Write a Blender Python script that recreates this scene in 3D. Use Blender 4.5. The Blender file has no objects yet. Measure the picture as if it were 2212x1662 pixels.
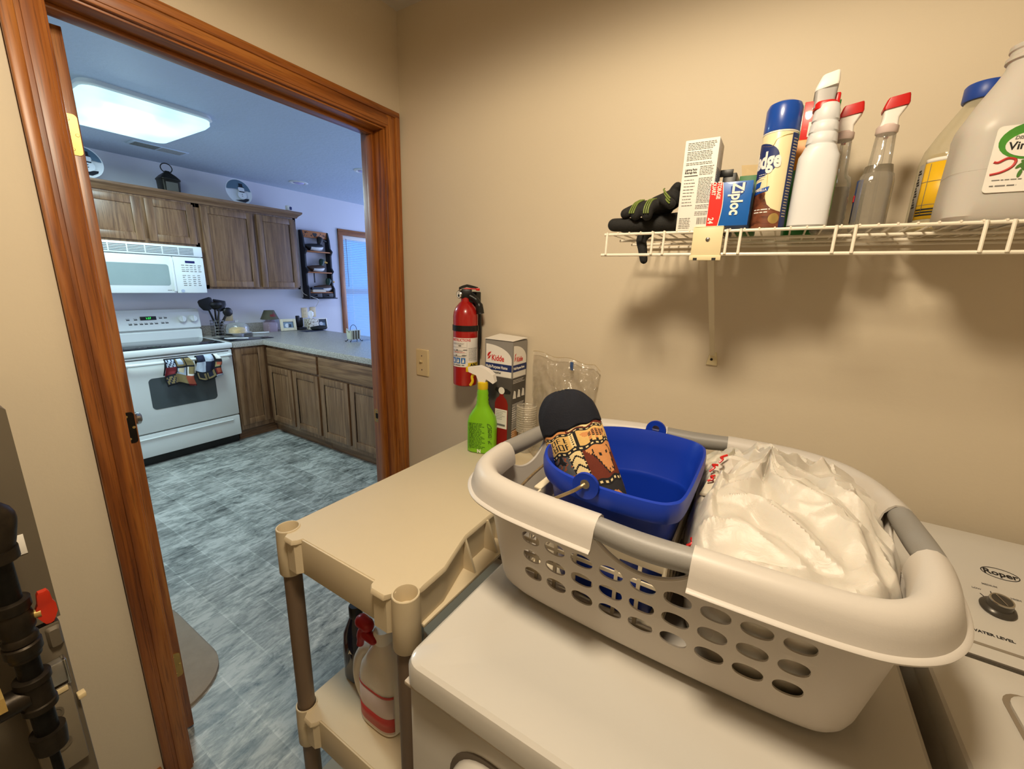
import bpy, bmesh, math, random
from mathutils import Vector, Matrix, noise
S = bpy.context.scene
random.seed(7)
PI = math.pi

# ------------------------------------------------------------------ camera
cd = bpy.data.cameras.new('camera'); cam = bpy.data.objects.new('camera', cd)
S.collection.objects.link(cam); S.camera = cam
RX = Vector((0.847825, 0.529336, 0.031565)); RY = Vector((0.151161, -0.184198, -0.971196)); RZ = Vector((-0.508274, 0.828176, -0.236183))
cam.matrix_world = Matrix(((RX.x, -RY.x, -RZ.x, 1.333), (RX.y, -RY.y, -RZ.y, -1.283), (RX.z, -RY.z, -RZ.z, 1.4946), (0, 0, 0, 1)))
cd.sensor_fit = 'HORIZONTAL'; cd.sensor_width = 36; cd.lens = 899.44 / 2212 * 36
cd.clip_start = .02; cd.clip_end = 60

# ------------------------------------------------------------------ view, sky, large lights
S.view_settings.view_transform = 'Standard'; S.view_settings.look = 'None'
S.view_settings.gamma = 1; S.view_settings.exposure = 0; S.view_settings.use_curve_mapping = False
w = bpy.data.worlds.new('sky'); S.world = w; w.use_nodes = True
w.node_tree.nodes['Background'].inputs[0].default_value = (.12, .37, 1, 1)
w.node_tree.nodes['Background'].inputs[1].default_value = 2.0

def lamp(name, kind, loc, energy, color, size=.3, size_y=None, direction=(0, 0, -1), spread=None):
    d = bpy.data.lights.new(name, kind); o = bpy.data.objects.new(name, d)
    S.collection.objects.link(o); o.location = loc; d.energy = energy; d.color = color
    if kind == 'AREA':
        d.shape = 'RECTANGLE' if size_y else 'DISK'; d.size = size
        if size_y: d.size_y = size_y
        if spread: d.spread = spread
    else: d.shadow_soft_size = size
    o.rotation_euler = Vector(direction).to_track_quat('-Z', 'Y').to_euler()
    return o
WARM = (1, .835, .61)
lamp('laundry_ceiling_lamp', 'AREA', (1.12, -1.08, 2.325), 7, WARM, .24)
sp_ = lamp('laundry_ceiling_glow', 'SPOT', (1.12, -1.08, 2.30), 56, WARM, .12)
sp_.data.spot_size = math.radians(180); sp_.data.spot_blend = .22
lamp('kitchen_ceiling_lamp', 'AREA', (-2.05, -.17, 2.30), 31, (.72, .95, 1), .75, .42)
lamp('kitchen_fixture_glow', 'POINT', (-2.02, -.165, 2.29), 5, (.62, .93, 1), .12)
lamp('patio_door_daylight', 'AREA', (-1.7, 4.9, 1.25), 120, (.47, .60, 1), 2.2, 2.0, (0, -1, -.05))
lamp('added_stove_fill', 'AREA', (-.9, -2.95, 1.5), 24, (.68, .90, 1), 1.2, 1.0, (-.45, 1, -.1))  # added fill lamp that brightens the stove front; no window stands there

# ------------------------------------------------------------------ geometry helpers
class G:
    def __init__(s, V=(), F=(), M=None):
        s.V = [Vector(v) for v in V]; s.F = [tuple(f) for f in F]; s.M = list(M) if M else [0] * len(s.F)
    def __add__(s, o):
        n = len(s.V); g = G(); g.V = s.V + o.V; g.F = s.F + [tuple(i + n for i in f) for f in o.F]; g.M = s.M + o.M
        return g
    def __iadd__(s, o):
        n = len(s.V); s.V.extend(o.V); s.F.extend([tuple(i + n for i in f) for f in o.F]); s.M.extend(o.M)
        return s
    def tr(s, m):
        g = G(); g.V = [m @ v for v in s.V]; g.F = list(s.F); g.M = list(s.M)
        return g
    def mv(s, x, y, z): return s.tr(Matrix.Translation((x, y, z)))
    def rot(s, axis, deg): return s.tr(Matrix.Rotation(math.radians(deg), 4, axis))
    def mat(s, m):
        g = G(); g.V = list(s.V); g.F = list(s.F); g.M = [m] * len(s.F)
        return g
    def fn(s, f):
        g = G(); g.V = [Vector(f(v)) for v in s.V]; g.F = list(s.F); g.M = list(s.M)
        return g

def from_bm(bm, m=0):
    bm.verts.index_update()
    g = G([v.co.copy() for v in bm.verts], [[v.index for v in f.verts] for f in bm.faces]); bm.free()
    return g.mat(m)
def box(x0, x1, y0, y1, z0, z1, b=0, m=0, seg=2):
    if not b:
        return G([(x, y, z) for z in (z0, z1) for x, y in ((x0, y0), (x1, y0), (x1, y1), (x0, y1))],
                 [(3, 2, 1, 0), (4, 5, 6, 7), (0, 1, 5, 4), (1, 2, 6, 5), (2, 3, 7, 6), (3, 0, 4, 7)]).mat(m)
    bm = bmesh.new(); bmesh.ops.create_cube(bm, size=1)
    for v in bm.verts: v.co = ((x0 + x1) / 2 + v.co.x * (x1 - x0), (y0 + y1) / 2 + v.co.y * (y1 - y0), (z0 + z1) / 2 + v.co.z * (z1 - z0))
    if 1:
        b = min(b, .49 * min(abs(x1 - x0), abs(y1 - y0), abs(z1 - z0)))
        bmesh.ops.bevel(bm, geom=bm.edges[:], offset=b, segments=seg, profile=.5, affect='EDGES')
    bmesh.ops.recalc_face_normals(bm, faces=bm.faces[:])
    return from_bm(bm, m)
def loft(loops, c0=True, c1=True, m=0, close=True):
    V = []; F = []; n = len(loops[0])
    for L in loops: V += [Vector(p) for p in L]
    for k in range(len(loops) - 1):
        for i in range(n if close else n - 1):
            j = (i + 1) % n
            F.append((k * n + i, k * n + j, (k + 1) * n + j, (k + 1) * n + i))
    if c0: F.append(tuple(range(n - 1, -1, -1)))
    if c1: F.append(tuple((len(loops) - 1) * n + i for i in range(n)))
    return G(V, F).mat(m)
def se(cx, cy, rx, ry, z, p=2, n=32):
    L = []
    for i in range(n):
        a = 2 * PI * i / n; c, s_ = math.cos(a), math.sin(a)
        L.append((cx + rx * math.copysign(abs(c) ** (2 / p), c), cy + ry * math.copysign(abs(s_) ** (2 / p), s_), z))
    return L
def rr(hx, hy, r, n=6, cx=0, cy=0, z=0):
    L = []
    for q, (sx, sy) in enumerate(((1, 1), (-1, 1), (-1, -1), (1, -1))):
        for i in range(n + 1):
            a = PI / 2 * (q + i / n)
            L.append((cx + sx * (hx - r) + r * math.cos(a), cy + sy * (hy - r) + r * math.sin(a), z))
    return L
def lathe(prof, n=32, cx=0, cy=0, m=0, c0=True, c1=True):
    return loft([[(cx + r * math.cos(2 * PI * i / n), cy + r * math.sin(2 * PI * i / n), z) for i in range(n)] for r, z in prof], c0, c1, m)
def cat(pts, k=8, closed=False):
    P = [Vector(p) for p in pts]; n = len(P); out = []
    for i in range(n if closed else n - 1):
        if closed: a, b, c, d = P[i - 1], P[i], P[(i + 1) % n], P[(i + 2) % n]
        else: a, b, c, d = P[max(i - 1, 0)], P[i], P[i + 1], P[min(i + 2, n - 1)]
        for j in range(k):
            t = j / k
            out.append(.5 * ((2 * b) + (c - a) * t + (2 * a - 5 * b + 4 * c - d) * t * t + (3 * b - a - 3 * c + d) * t ** 3))
    if not closed: out.append(P[-1])
    return out
def tube(pts, r, n=10, closed=False, m=0, cap=True):
    P = [Vector(p) for p in pts]; N = len(P); R = r if isinstance(r, (list, tuple)) else [r] * N
    T = []
    for i in range(N):
        a = P[i - 1] if (i > 0 or closed) else P[i]; b = P[(i + 1) % N] if (i < N - 1 or closed) else P[i]
        T.append((b - a).normalized())
    u = T[0].orthogonal().normalized(); loops = []
    for i in range(N):
        u = (u - T[i] * u.dot(T[i])).normalized(); v = T[i].cross(u)
        loops.append([P[i] + (u * math.cos(2 * PI * k / n) + v * math.sin(2 * PI * k / n)) * R[i] for k in range(n)])
    if closed: loops.append(loops[0]); cap = False
    return loft(loops, cap, cap, m)
def capsule(a, b, r0, r1, n=12, m=0):
    a, b = Vector(a), Vector(b); d = (b - a).normalized(); P = []; R = []
    for t in (1, .92, .7, .38): P.append(a - d * r0 * t); R.append(r0 * math.sqrt(max(0.002, 1 - t * t)))
    P.append(a); R.append(r0); P.append(b); R.append(r1)
    for t in (.38, .7, .92, 1): P.append(b + d * r1 * t); R.append(r1 * math.sqrt(max(0.002, 1 - t * t)))
    return tube(P, R, n, m=m)
def prism(poly, h, m=0):
    return loft([[(x, y, 0) for x, y in poly], [(x, y, h) for x, y in poly]], m=m)
def fr(o, x, y):
    x = Vector(x).normalized(); y = Vector(y).normalized(); z = x.cross(y)
    return Matrix(((x.x, y.x, z.x, o[0]), (x.y, y.y, z.y, o[1]), (x.z, y.z, z.z, o[2]), (0, 0, 0, 1)))
def flat(x0, x1, y0, y1, m=0, h=.0004): return box(x0, x1, y0, y1, 0, h, 0, m)
def disc(cx, cy, r, m=0, h=.0004, ry=None, n=28):
    return prism([(cx + r * math.cos(2 * PI * i / n), cy + (ry or r) * math.sin(2 * PI * i / n)) for i in range(n)], h, m)
def ring(cx, cy, rx, ry, wd, m=0, h=.0004, n=36):
    o = [(cx + rx * math.cos(2 * PI * i / n), cy + ry * math.sin(2 * PI * i / n)) for i in range(n)]
    i_ = [(cx + (rx - wd) * math.cos(2 * PI * i / n), cy + (ry - wd) * math.sin(2 * PI * i / n)) for i in range(n)]
    return loft([[(x, y, 0) for x, y in i_], [(x, y, h) for x, y in i_], [(x, y, h) for x, y in o], [(x, y, 0) for x, y in o]], False, False, m)
def text(s, size, x=0, y=0, m=0, align='LEFT', h=.0005, bold=0, sx=1, shear=0):
    cu = bpy.data.curves.new('lettering', 'FONT'); cu.body = s; cu.size = size; cu.align_x = align
    cu.resolution_u = 3; cu.extrude = h / 2; cu.offset = bold; cu.shear = shear
    o = bpy.data.objects.new('lettering', cu); S.collection.objects.link(o)
    dg = bpy.context.evaluated_depsgraph_get(); dg.update()
    e = o.evaluated_get(dg); me = e.to_mesh()
    g = G([v.co.copy() for v in me.vertices], [list(p.vertices) for p in me.polygons]).mat(m)
    e.to_mesh_clear(); bpy.data.objects.remove(o); bpy.data.curves.remove(cu)
    return g.fn(lambda v: (v.x * sx + x, v.y + y, v.z + h / 2))
def lines(x0, x1, ys, h, m=0, ragged=.3, words=True):
    """rows of tiny printed words, as small bars"""
    g = G()
    for y in ys:
        x = x0; e = x1 - random.random() * ragged * (x1 - x0)
        while x < e:
            l = min(random.uniform(1.2, 4) * h, e - x); g += flat(x, x + l, y, y + h * .6, m); x += l + h * .6
    return g
def wrap(g, r, k=1):
    """bend a flat XY print round a vertical cylinder facing -y"""
    return g.fn(lambda v: ((r + v.z) * math.sin(v.x / r), -(r + v.z) * math.cos(v.x / r), v.y))
def subdiv(g, mx):
    bm = bmesh.new(); vs = [bm.verts.new(v) for v in g.V]
    for f, mm in zip(g.F, g.M):
        try: bm.faces.new([vs[i] for i in f]).material_index = mm
        except ValueError: pass
    bmesh.ops.triangulate(bm, faces=bm.faces[:])
    for _ in range(6):
        es = [e for e in bm.edges if abs(e.verts[0].co.x - e.verts[1].co.x) > mx]
        if not es: break
        bmesh.ops.subdivide_edges(bm, edges=es, cuts=1)
        bmesh.ops.triangulate(bm, faces=[f for f in bm.faces if len(f.verts) > 3])
    M = [f.material_index for f in bm.faces]; r = from_bm(bm); r.M = M
    return r

# ------------------------------------------------------------------ object helpers
def thing(name, label, cat_, loc=(0, 0, 0), group=None):
    o = bpy.data.objects.new(name, None); S.collection.objects.link(o); o.location = loc; o.empty_display_size = .05
    o['label'] = label; o['category'] = cat_
    if group: o['group'] = group
    return o
def part(name, g, mats, parent=None, smooth=38, label=None, local=False):
    me = bpy.data.meshes.new(name)
    off = Vector((0, 0, 0))
    if parent is not None and not local:
        off = parent.location.copy()
        if parent.parent: off += parent.parent.location
        if 'origin' in parent: off = Vector(parent['origin'])
    me.from_pydata([tuple(v - off) for v in g.V], [], g.F)
    for m in (mats if isinstance(mats, (list, tuple)) else [mats]): me.materials.append(m)
    me.polygons.foreach_set('material_index', g.M)
    bm = bmesh.new(); bm.from_mesh(me); bmesh.ops.remove_doubles(bm, verts=bm.verts[:], dist=1e-6)
    bmesh.ops.recalc_face_normals(bm, faces=bm.faces[:]); bm.to_mesh(me); bm.free()
    if smooth:
        me.polygons.foreach_set('use_smooth', [True] * len(me.polygons)); me.set_sharp_from_angle(angle=math.radians(smooth))
    me.update()
    o = bpy.data.objects.new(name, me); S.collection.objects.link(o)
    if parent is not None: o.parent = parent
    if label: o['label'] = label
    return o
def struct(name, g, mats, parent=None, smooth=38):
    o = part(name, g, mats, parent, smooth)
    if parent is None: o['kind'] = 'structure'
    return o
def solo(name, label, cat_, g, mats, smooth=38, group=None):
    c = sum((v for v in g.V), Vector()) / len(g.V); c.z = min(v.z for v in g.V)
    o = part(name, g.mv(-c.x, -c.y, -c.z), mats, None, smooth); o.location = c
    o['label'] = label; o['category'] = cat_
    if group: o['group'] = group
    return o
def sub(name, g, mats, parent, smooth=38, label=None):
    """a sub-part: parent is a part of a thing"""
    root = parent.parent
    o = part(name, g.mv(*(-root.location)), mats, None, smooth); o.parent = parent
    if label: o['label'] = label
    return o
def copy_tree(root, loc, label):
    r = root.copy(); S.collection.objects.link(r); r.location = loc; r['label'] = label
    for ch in root.children:
        c = ch.copy(); S.collection.objects.link(c); c.parent = r
        for gch in ch.children:
            d = gch.copy(); S.collection.objects.link(d); d.parent = c
    return r

# ------------------------------------------------------------------ materials
def lin(c):
    if isinstance(c, str): c = [int(c[i:i + 2], 16) / 255 for i in (0, 2, 4)]
    return tuple(((v / 12.92) if v <= .04045 else ((v + .055) / 1.055) ** 2.4) for v in c)
def base(name):
    m = bpy.data.materials.new(name); m.use_nodes = True
    return m, m.node_tree.nodes, m.node_tree.links, m.node_tree.nodes['Principled BSDF']
def coords(N, L, scale, kind='Object'):
    t = N.new('ShaderNodeTexCoord'); mp = N.new('ShaderNodeMapping'); mp.inputs['Scale'].default_value = scale
    L.new(t.outputs[kind], mp.inputs['Vector'])
    return mp.outputs['Vector']
def nz(N, L, vec, scale, detail=4, rough=.55, dist=0):
    t = N.new('ShaderNodeTexNoise'); t.inputs['Scale'].default_value = scale; t.inputs['Detail'].default_value = detail
    t.inputs['Roughness'].default_value = rough; t.inputs['Distortion'].default_value = dist; L.new(vec, t.inputs['Vector'])
    return t.outputs['Fac']
def ramp(N, L, fac, stops):
    r = N.new('ShaderNodeValToRGB'); e = r.color_ramp.elements
    while len(e) < len(stops): e.new(.5)
    for i, (p, c) in enumerate(stops):
        e[i].position = p; e[i].color = (*c, 1) if len(c) == 3 else c
    L.new(fac, r.inputs['Fac'])
    return r.outputs['Color']
def bump(N, L, P, h, strength, dist=.002):
    b = N.new('ShaderNodeBump'); b.inputs['Strength'].default_value = strength; b.inputs['Distance'].default_value = dist
    L.new(h, b.inputs['Height']); L.new(b.outputs['Normal'], P.inputs['Normal'])
def mat(name, col, rough=.5, metal=0, var=.06, vscale=6, bmp=0, bscale=200, trans=0, ior=1.45, emit=None, estr=0, coat=0, sss=0, alpha=1, spec=.5):
    """plain stuff with a little tone variation and an optional fine bump"""
    m, N, L, P = base(name); c = lin(col)
    v = coords(N, L, (1, 1, 1))
    f = nz(N, L, v, vscale, 5)
    L.new(ramp(N, L, f, [(.25, tuple(x * (1 - var) for x in c)), (.75, tuple(min(1, x * (1 + var)) for x in c))]), P.inputs['Base Color'])
    P.inputs['Roughness'].default_value = rough; P.inputs['Metallic'].default_value = metal; P.inputs['IOR'].default_value = ior
    P.inputs['Transmission Weight'].default_value = trans; P.inputs['Coat Weight'].default_value = coat
    P.inputs['Specular IOR Level'].default_value = spec; P.inputs['Alpha'].default_value = alpha
    if sss: P.inputs['Subsurface Weight'].default_value = sss; P.inputs['Subsurface Scale'].default_value = .02
    if emit: P.inputs['Emission Color'].default_value = (*lin(emit), 1); P.inputs['Emission Strength'].default_value = estr
    if bmp: bump(N, L, P, nz(N, L, v, bscale, 3), bmp)
    return m
def wood(name, dark, mid, light, axis='Z', rough=.38, k=1.0, coat=.15):
    """oak: soft long streaks, a few cathedral bands, and short dark pores"""
    m, N, L, P = base(name)
    sc = {'X': (1.3, 34, 34), 'Y': (34, 1.3, 34), 'Z': (34, 34, 1.3)}[axis]; sf = {'X': (9, 260, 260), 'Y': (260, 9, 260), 'Z': (260, 260, 9)}[axis]
    v = coords(N, L, tuple(x * k for x in sc))
    f = nz(N, L, v, 1, 7, .66, .8)
    sw = {'X': (.5, 9, 9), 'Y': (9, .5, 9), 'Z': (9, 9, .5)}[axis]
    wn = nz(N, L, coords(N, L, tuple(x * k for x in sw)), 1, 2, .5, .4)
    sn = N.new('ShaderNodeMath'); sn.operation = 'MULTIPLY'; sn.inputs[1].default_value = 46; L.new(wn, sn.inputs[0])
    si = N.new('ShaderNodeMath'); si.operation = 'SINE'; L.new(sn.outputs[0], si.inputs[0])
    ma = N.new('ShaderNodeMath'); ma.operation = 'MULTIPLY_ADD'; ma.inputs[1].default_value = .085; L.new(si.outputs[0], ma.inputs[0]); L.new(f, ma.inputs[2])
    c1 = ramp(N, L, ma.outputs[0], [(.30, lin(dark)), (.48, lin(mid)), (.68, lin(light))])
    p = nz(N, L, coords(N, L, sf), 1, 3, .5)
    c2 = ramp(N, L, p, [(.34, (.45, .42, .40)), (.46, (1, 1, 1))])
    mm = N.new('ShaderNodeMix'); mm.data_type = 'RGBA'; mm.blend_type = 'MULTIPLY'; mm.inputs[0].default_value = .7
    L.new(c1, mm.inputs[6]); L.new(c2, mm.inputs[7]); L.new(mm.outputs[2], P.inputs['Base Color'])
    P.inputs['Roughness'].default_value = rough; P.inputs['Coat Weight'].default_value = coat; P.inputs['Coat Roughness'].default_value = .3
    bump(N, L, P, p, .2, .0006)
    return m
def paint(name, col, scale=90, st=.12):
    m, N, L, P = base(name); c = lin(col); v = coords(N, L, (1, 1, 1))
    L.new(ramp(N, L, nz(N, L, v, 1.3, 4), [(.3, tuple(x * .97 for x in c)), (.7, tuple(x * 1.02 for x in c))]), P.inputs['Base Color'])
    P.inputs['Roughness'].default_value = .6; bump(N, L, P, nz(N, L, v, scale, 4), st, .003)
    return m
def vinyl_floor():
    m, N, L, P = base('slate_vinyl'); v = coords(N, L, (1, 1, 1))
    s1 = nz(N, L, coords(N, L, (26, 9, 1)), 1, 8, .74, .6)
    s2 = nz(N, L, coords(N, L, (5, 3.2, 1)), 1, 5, .6, .4)
    s3 = nz(N, L, coords(N, L, (75, 24, 1)), 1, 4, .6, .5)
    br = N.new('ShaderNodeTexBrick'); br.offset = .5; br.squash = .5; br.squash_frequency = 2
    br.inputs['Scale'].default_value = 1; br.inputs['Brick Width'].default_value = .30; br.inputs['Row Height'].default_value = .152
    br.inputs['Mortar Size'].default_value = .0035; br.inputs['Mortar Smooth'].default_value = .3
    br.inputs['Color1'].default_value = (.72, .72, .72, 1); br.inputs['Color2'].default_value = (1.18, 1.18, 1.18, 1); br.inputs['Mortar'].default_value = (1.3, 1.3, 1.3, 1)
    L.new(v, br.inputs['Vector'])
    a = N.new('ShaderNodeMath'); a.operation = 'MULTIPLY_ADD'; L.new(s2, a.inputs[0]); a.inputs[1].default_value = .5; L.new(s1, a.inputs[2])
    b = N.new('ShaderNodeMath'); b.operation = 'MULTIPLY_ADD'; L.new(s3, b.inputs[0]); b.inputs[1].default_value = .3; L.new(a.outputs[0], b.inputs[2])
    c = ramp(N, L, b.outputs[0], [(.69, lin('2c302e')), (.765, lin('6c706b')), (.88, lin('8e918a')), (1.0, lin('b3b4ac'))])
    mm = N.new('ShaderNodeMix'); mm.data_type = 'RGBA'; mm.blend_type = 'MULTIPLY'; mm.inputs[0].default_value = .8
    L.new(c, mm.inputs[6]); L.new(br.outputs['Color'], mm.inputs[7]); L.new(mm.outputs[2], P.inputs['Base Color'])
    P.inputs['Roughness'].default_value = .42; bump(N, L, P, b.outputs[0], .25, .002)
    return m
def speckle(name, a, b, c, scale=260, rough=.35):
    m, N, L, P = base(name)
    f = nz(N, L, coords(N, L, (1, 1, 1)), scale, 2, .5)
    L.new(ramp(N, L, f, [(.36, lin(a)), (.5, lin(b)), (.64, lin(c))]), P.inputs['Base Color']); P.inputs['Roughness'].default_value = rough
    return m
def film(name, tint, clear=.75, rough=.1, crinkle=.5):
    """thin clear plastic: see-through, faint body colour, sharp crinkle highlights"""
    m, N, L, P = base(name); v = coords(N, L, (1, 1, 1))
    P.inputs['Base Color'].default_value = (*lin(tint), 1); P.inputs['Roughness'].default_value = .5; P.inputs['Specular IOR Level'].default_value = .2
    tr_ = N.new('ShaderNodeBsdfTransparent'); gl = N.new('ShaderNodeBsdfGlossy'); gl.inputs['Roughness'].default_value = rough
    bp = N.new('ShaderNodeBump'); bp.inputs['Strength'].default_value = crinkle; bp.inputs['Distance'].default_value = .004
    L.new(nz(N, L, v, 60, 2, .5, 1.5), bp.inputs['Height']); L.new(bp.outputs['Normal'], gl.inputs['Normal'])
    lw = N.new('ShaderNodeLayerWeight'); lw.inputs['Blend'].default_value = .3
    m1 = N.new('ShaderNodeMapRange'); m1.inputs['To Min'].default_value = 1 - clear; m1.inputs['To Max'].default_value = min(1, 1.4 * (1 - clear) + .3)
    L.new(lw.outputs['Facing'], m1.inputs['Value'])
    m2 = N.new('ShaderNodeMapRange'); m2.inputs['To Min'].default_value = .07; m2.inputs['To Max'].default_value = .6; L.new(lw.outputs['Fresnel'], m2.inputs['Value'])
    a = N.new('ShaderNodeMixShader'); L.new(m1.outputs['Result'], a.inputs[0]); L.new(tr_.outputs[0], a.inputs[1]); L.new(P.outputs[0], a.inputs[2])
    b = N.new('ShaderNodeMixShader'); L.new(m2.outputs['Result'], b.inputs[0]); L.new(a.outputs[0], b.inputs[1]); L.new(gl.outputs[0], b.inputs[2])
    L.new(b.outputs[0], N['Material Output'].inputs[0])
    return m

M_wall = paint('beige_wall_paint', 'd9cbb2'); M_kwall = paint('kitchen_wall_paint', 'd6d5db')
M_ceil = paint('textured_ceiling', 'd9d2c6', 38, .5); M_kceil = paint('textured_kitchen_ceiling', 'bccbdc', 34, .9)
M_floor = vinyl_floor()
OAK = ('743d14', '96561f', 'ac6d30'); CAB = ('62452d', '78573a', '8b6a4a')
M_oakZ = wood('oak_trim_vertical', *OAK, 'Z'); M_oakY = wood('oak_trim_horizontal', *OAK, 'Y'); M_oakX = wood('oak_trim_deep', *OAK, 'X')
M_cabZ = wood('cabinet_oak_vertical', *CAB, 'Z', .42); M_cabY = wood('cabinet_oak_lengthwise', *CAB, 'Y', .42); M_cabX = wood('cabinet_oak_crosswise', *CAB, 'X', .42)
M_doorwood = wood('door_edge_wood', '6b3c1c', '965a2c', 'b0763f', 'Z', .35)
M_brass = mat('worn_brass', 'c8ac6a', .4, .75, .12, 40)
M_darkmetal = mat('dark_metal', '2a2724', .4, .8, .2, 30)
M_steel = mat('bright_steel', 'c4c2bd', .25, 1, .05)
M_white = mat('white_enamel', 'c9c4bb', .28, 0, .015, 3, coat=.3)
M_white2 = mat('kitchen_white_enamel', 'dfe3e0', .3, 0, .015, 3, coat=.3)
M_wplast = mat('white_plastic', 'efeae2', .38, 0, .02, 4)
M_black = mat('black_plastic', '141312', .4, 0, .2, 20)
M_rubber = mat('black_knit', '1b1a18', .8, 0, .3, 60, .5, 500)
M_glassk = mat('smoked_oven_glass', '4a5254', .12, 0, .05, 3, coat=.5)
M_cook = mat('black_ceramic_glass', '0d0f11', .06, 0, .1, 3)
M_ivory = mat('ivory_plastic', 'dcc79a', .4, 0, .04, 5)
M_resin = mat('beige_resin', 'd0c0a1', .5, 0, .03, 3, .12, 600)
M_taupe = mat('taupe_plastic_pipe', '6f5c4a', .45, 0, .06, 8)
M_count = speckle('speckled_laminate', '6f6a62', '9a948b', 'b9b4ab')
M_ink = mat('black_print', '1d1b1a', .6, 0, .1); M_inkg = mat('gray_print', '77736e', .6, 0, .1)
M_paper = mat('white_card', 'ece7dd', .6, 0, .03)
M_red = mat('red_enamel', 'a51a17', .28, 0, .06, 5, coat=.5)
M_redp = mat('red_plastic', 'c8201c', .35, 0, .06, 6)
M_navyp = mat('navy_print', '1a2c66', .5, 0, .06)

# ------------------------------------------------------------------ the setting
KX = -3.31; KC = 2.40; LC = 2.443           # kitchen back wall, kitchen and laundry ceiling heights
DL, DR, DH = -.947, -.085, 2.035           # door opening
struct('floor', box(-3.5, 2.7, -3.2, 5.2, -.05, 0), M_floor)
struct('ceiling', box(-.06, 2.7, -2.7, .12, LC, LC + .05), M_ceil)
struct('ceiling', box(-3.5, -.06, -3.2, 5.2, KC, KC + .05), M_kceil)
# door wall: laundry face and kitchen face are separate sheets, so each keeps its own paint
def wall_with_door(x0, x1, y0, y1, z1):
    return box(x0, x1, y0, DL - .019, 0, z1) + box(x0, x1, DR + .019, y1, 0, z1) + box(x0, x1, DL - .019, DR + .019, DH + .019, z1)
struct('wall_left', wall_with_door(-.06, 0, -2.7, .0, LC), M_wall)
struct('wall_kitchen_near', wall_with_door(-.12, -.06, -3.2, 5.2, KC), M_kwall)
struct('wall_back', box(-.06, 2.7, 0, .12, 0, LC), M_wall)
struct('wall_right', box(2.6, 2.7, -2.7, 0, 0, LC), M_wall)
struct('wall_front', box(-.06, 2.7, -2.8, -2.7, 0, LC), M_wall)
WY0, WY1, WZ0, WZ1 = 2.18, 3.25, .62, 2.005   # kitchen window hole
struct('wall_kitchen_back', box(KX - .12, KX, -3.2, WY0, 0, KC) + box(KX - .12, KX, WY1, 5.2, 0, KC) + box(KX - .12, KX, WY0, WY1, 0, WZ0) + box(KX - .12, KX, WY0, WY1, WZ1, KC), M_kwall)
struct('wall_kitchen_left', box(-3.43, -.12, -3.2, -3.1, 0, KC), M_kwall)
struct('wall_kitchen_right', box(-3.43, -.12, 5.1, 5.2, 0, KC), M_kwall)

# door casing, jambs and stop, with the strike plate
def casing(y0, y1, z0, z1, horiz=False):
    """profiled flat casing on the laundry face; outer back band thicker than the inner edge"""
    return box(0, .017, y0, y1, z0, z1, .004)
CW = .064
tr1 = box(0, .013, DR + .006, DR + .006 + CW, 0, DH + .006 + CW, .003) + box(.0, .018, DR + .048, DR + .006 + CW, 0, DH + .006 + CW, .004)
tr1 += box(.013, .0155, DR + .014, DR + .040, 0, DH + .04, .0012)
o = struct('trim_1', tr1, M_oakZ)
tl = box(0, .013, DL - .006 - CW, DL - .006, 0, DH + .006 + CW, .003) + box(0, .018, DL - .006 - CW, DL - .048, 0, DH + .006 + CW, .004)
tl += box(.013, .0155, DL - .040, DL - .014, 0, DH + .04, .0012)
struct('trim_2', tl, M_oakZ)
tt = box(0, .0128, DL - .006 - CW + .002, DR + .006 + CW - .002, DH + .006, DH + .006 + CW - .001, .003) + box(.0, .0182, DL - .006 - CW, DR + .006 + CW, DH + .048, DH + .006 + CW + .0005, .004)
tt += box(.0128, .0153, DL - .03, DR + .03, DH + .014, DH + .040, .0012)
struct('trim_3', tt, M_oakY)
jr = box(-.122, .002, DR, DR + .019, 0, DH, .0015) + box(-.086, -.050, DR - .011, DR, 0, DH - .011, .002)
struct('trim_4', jr, M_oakZ)
jl = box(-.122, .002, DL - .019, DL, 0, DH, .0015) + box(-.086, -.050, DL, DL + .011, 0, DH - .011, .002)
struct('trim_5', jl, M_oakZ)
jh = box(-.122, .002, DL - .019, DR + .019, DH, DH + .019, .0015) + box(-.086, -.050, DL, DR, DH - .011, DH, .002)
struct('trim_6', jh, M_oakY)
kc = box(-.136, -.12, DL - .075, DL - .008, 0, DH + .07, .003) + box(-.136, -.12, DR + .008, DR + .075, 0, DH + .07, .003)
struct('trim_7', kc, M_oakZ)
struct('trim_8', box(-.1362, -.12, DL - .075, DR + .075, DH + .006, DH + .07, .003), M_oakY)
# strike plate let into the latch jamb
sp = thing('strike_plate', 'small brass strike plate let into the right door jamb', 'strike plate', (-.104, DR, .90))
Fs = fr((-.104, DR - .0003, .90), (-1, 0, 0), (0, 0, 1))
part('plate', (loft([rr(.015, .030, .005, 4), rr(.015, .030, .005, 4, 0, 0, .0018)])).tr(fr((-.104, DR, .9), (1, 0, 0), (0, 0, 1))), M_brass, sp)
part('latch_hole', flat(-.007, .007, -.012, .012, 0, .0006).mv(0, 0, .0018).tr(fr((-.104, DR, .9), (1, 0, 0), (0, 0, 1))), M_darkmetal, sp)
for s_ in (-.022, .022):
    part('screw', disc(0, s_, .0035, 0, .001).mv(0, 0, .0018).tr(fr((-.104, DR, .9), (1, 0, 0), (0, 0, 1))), M_steel, sp)
# baseboards
struct('baseboard_left', box(0, .012, -2.7, DL - .075, 0, .08, .003), M_oakY)
struct('baseboard_back', box(.0, 2.6, -.012, 0, 0, .08, .003), M_oakX)

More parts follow.
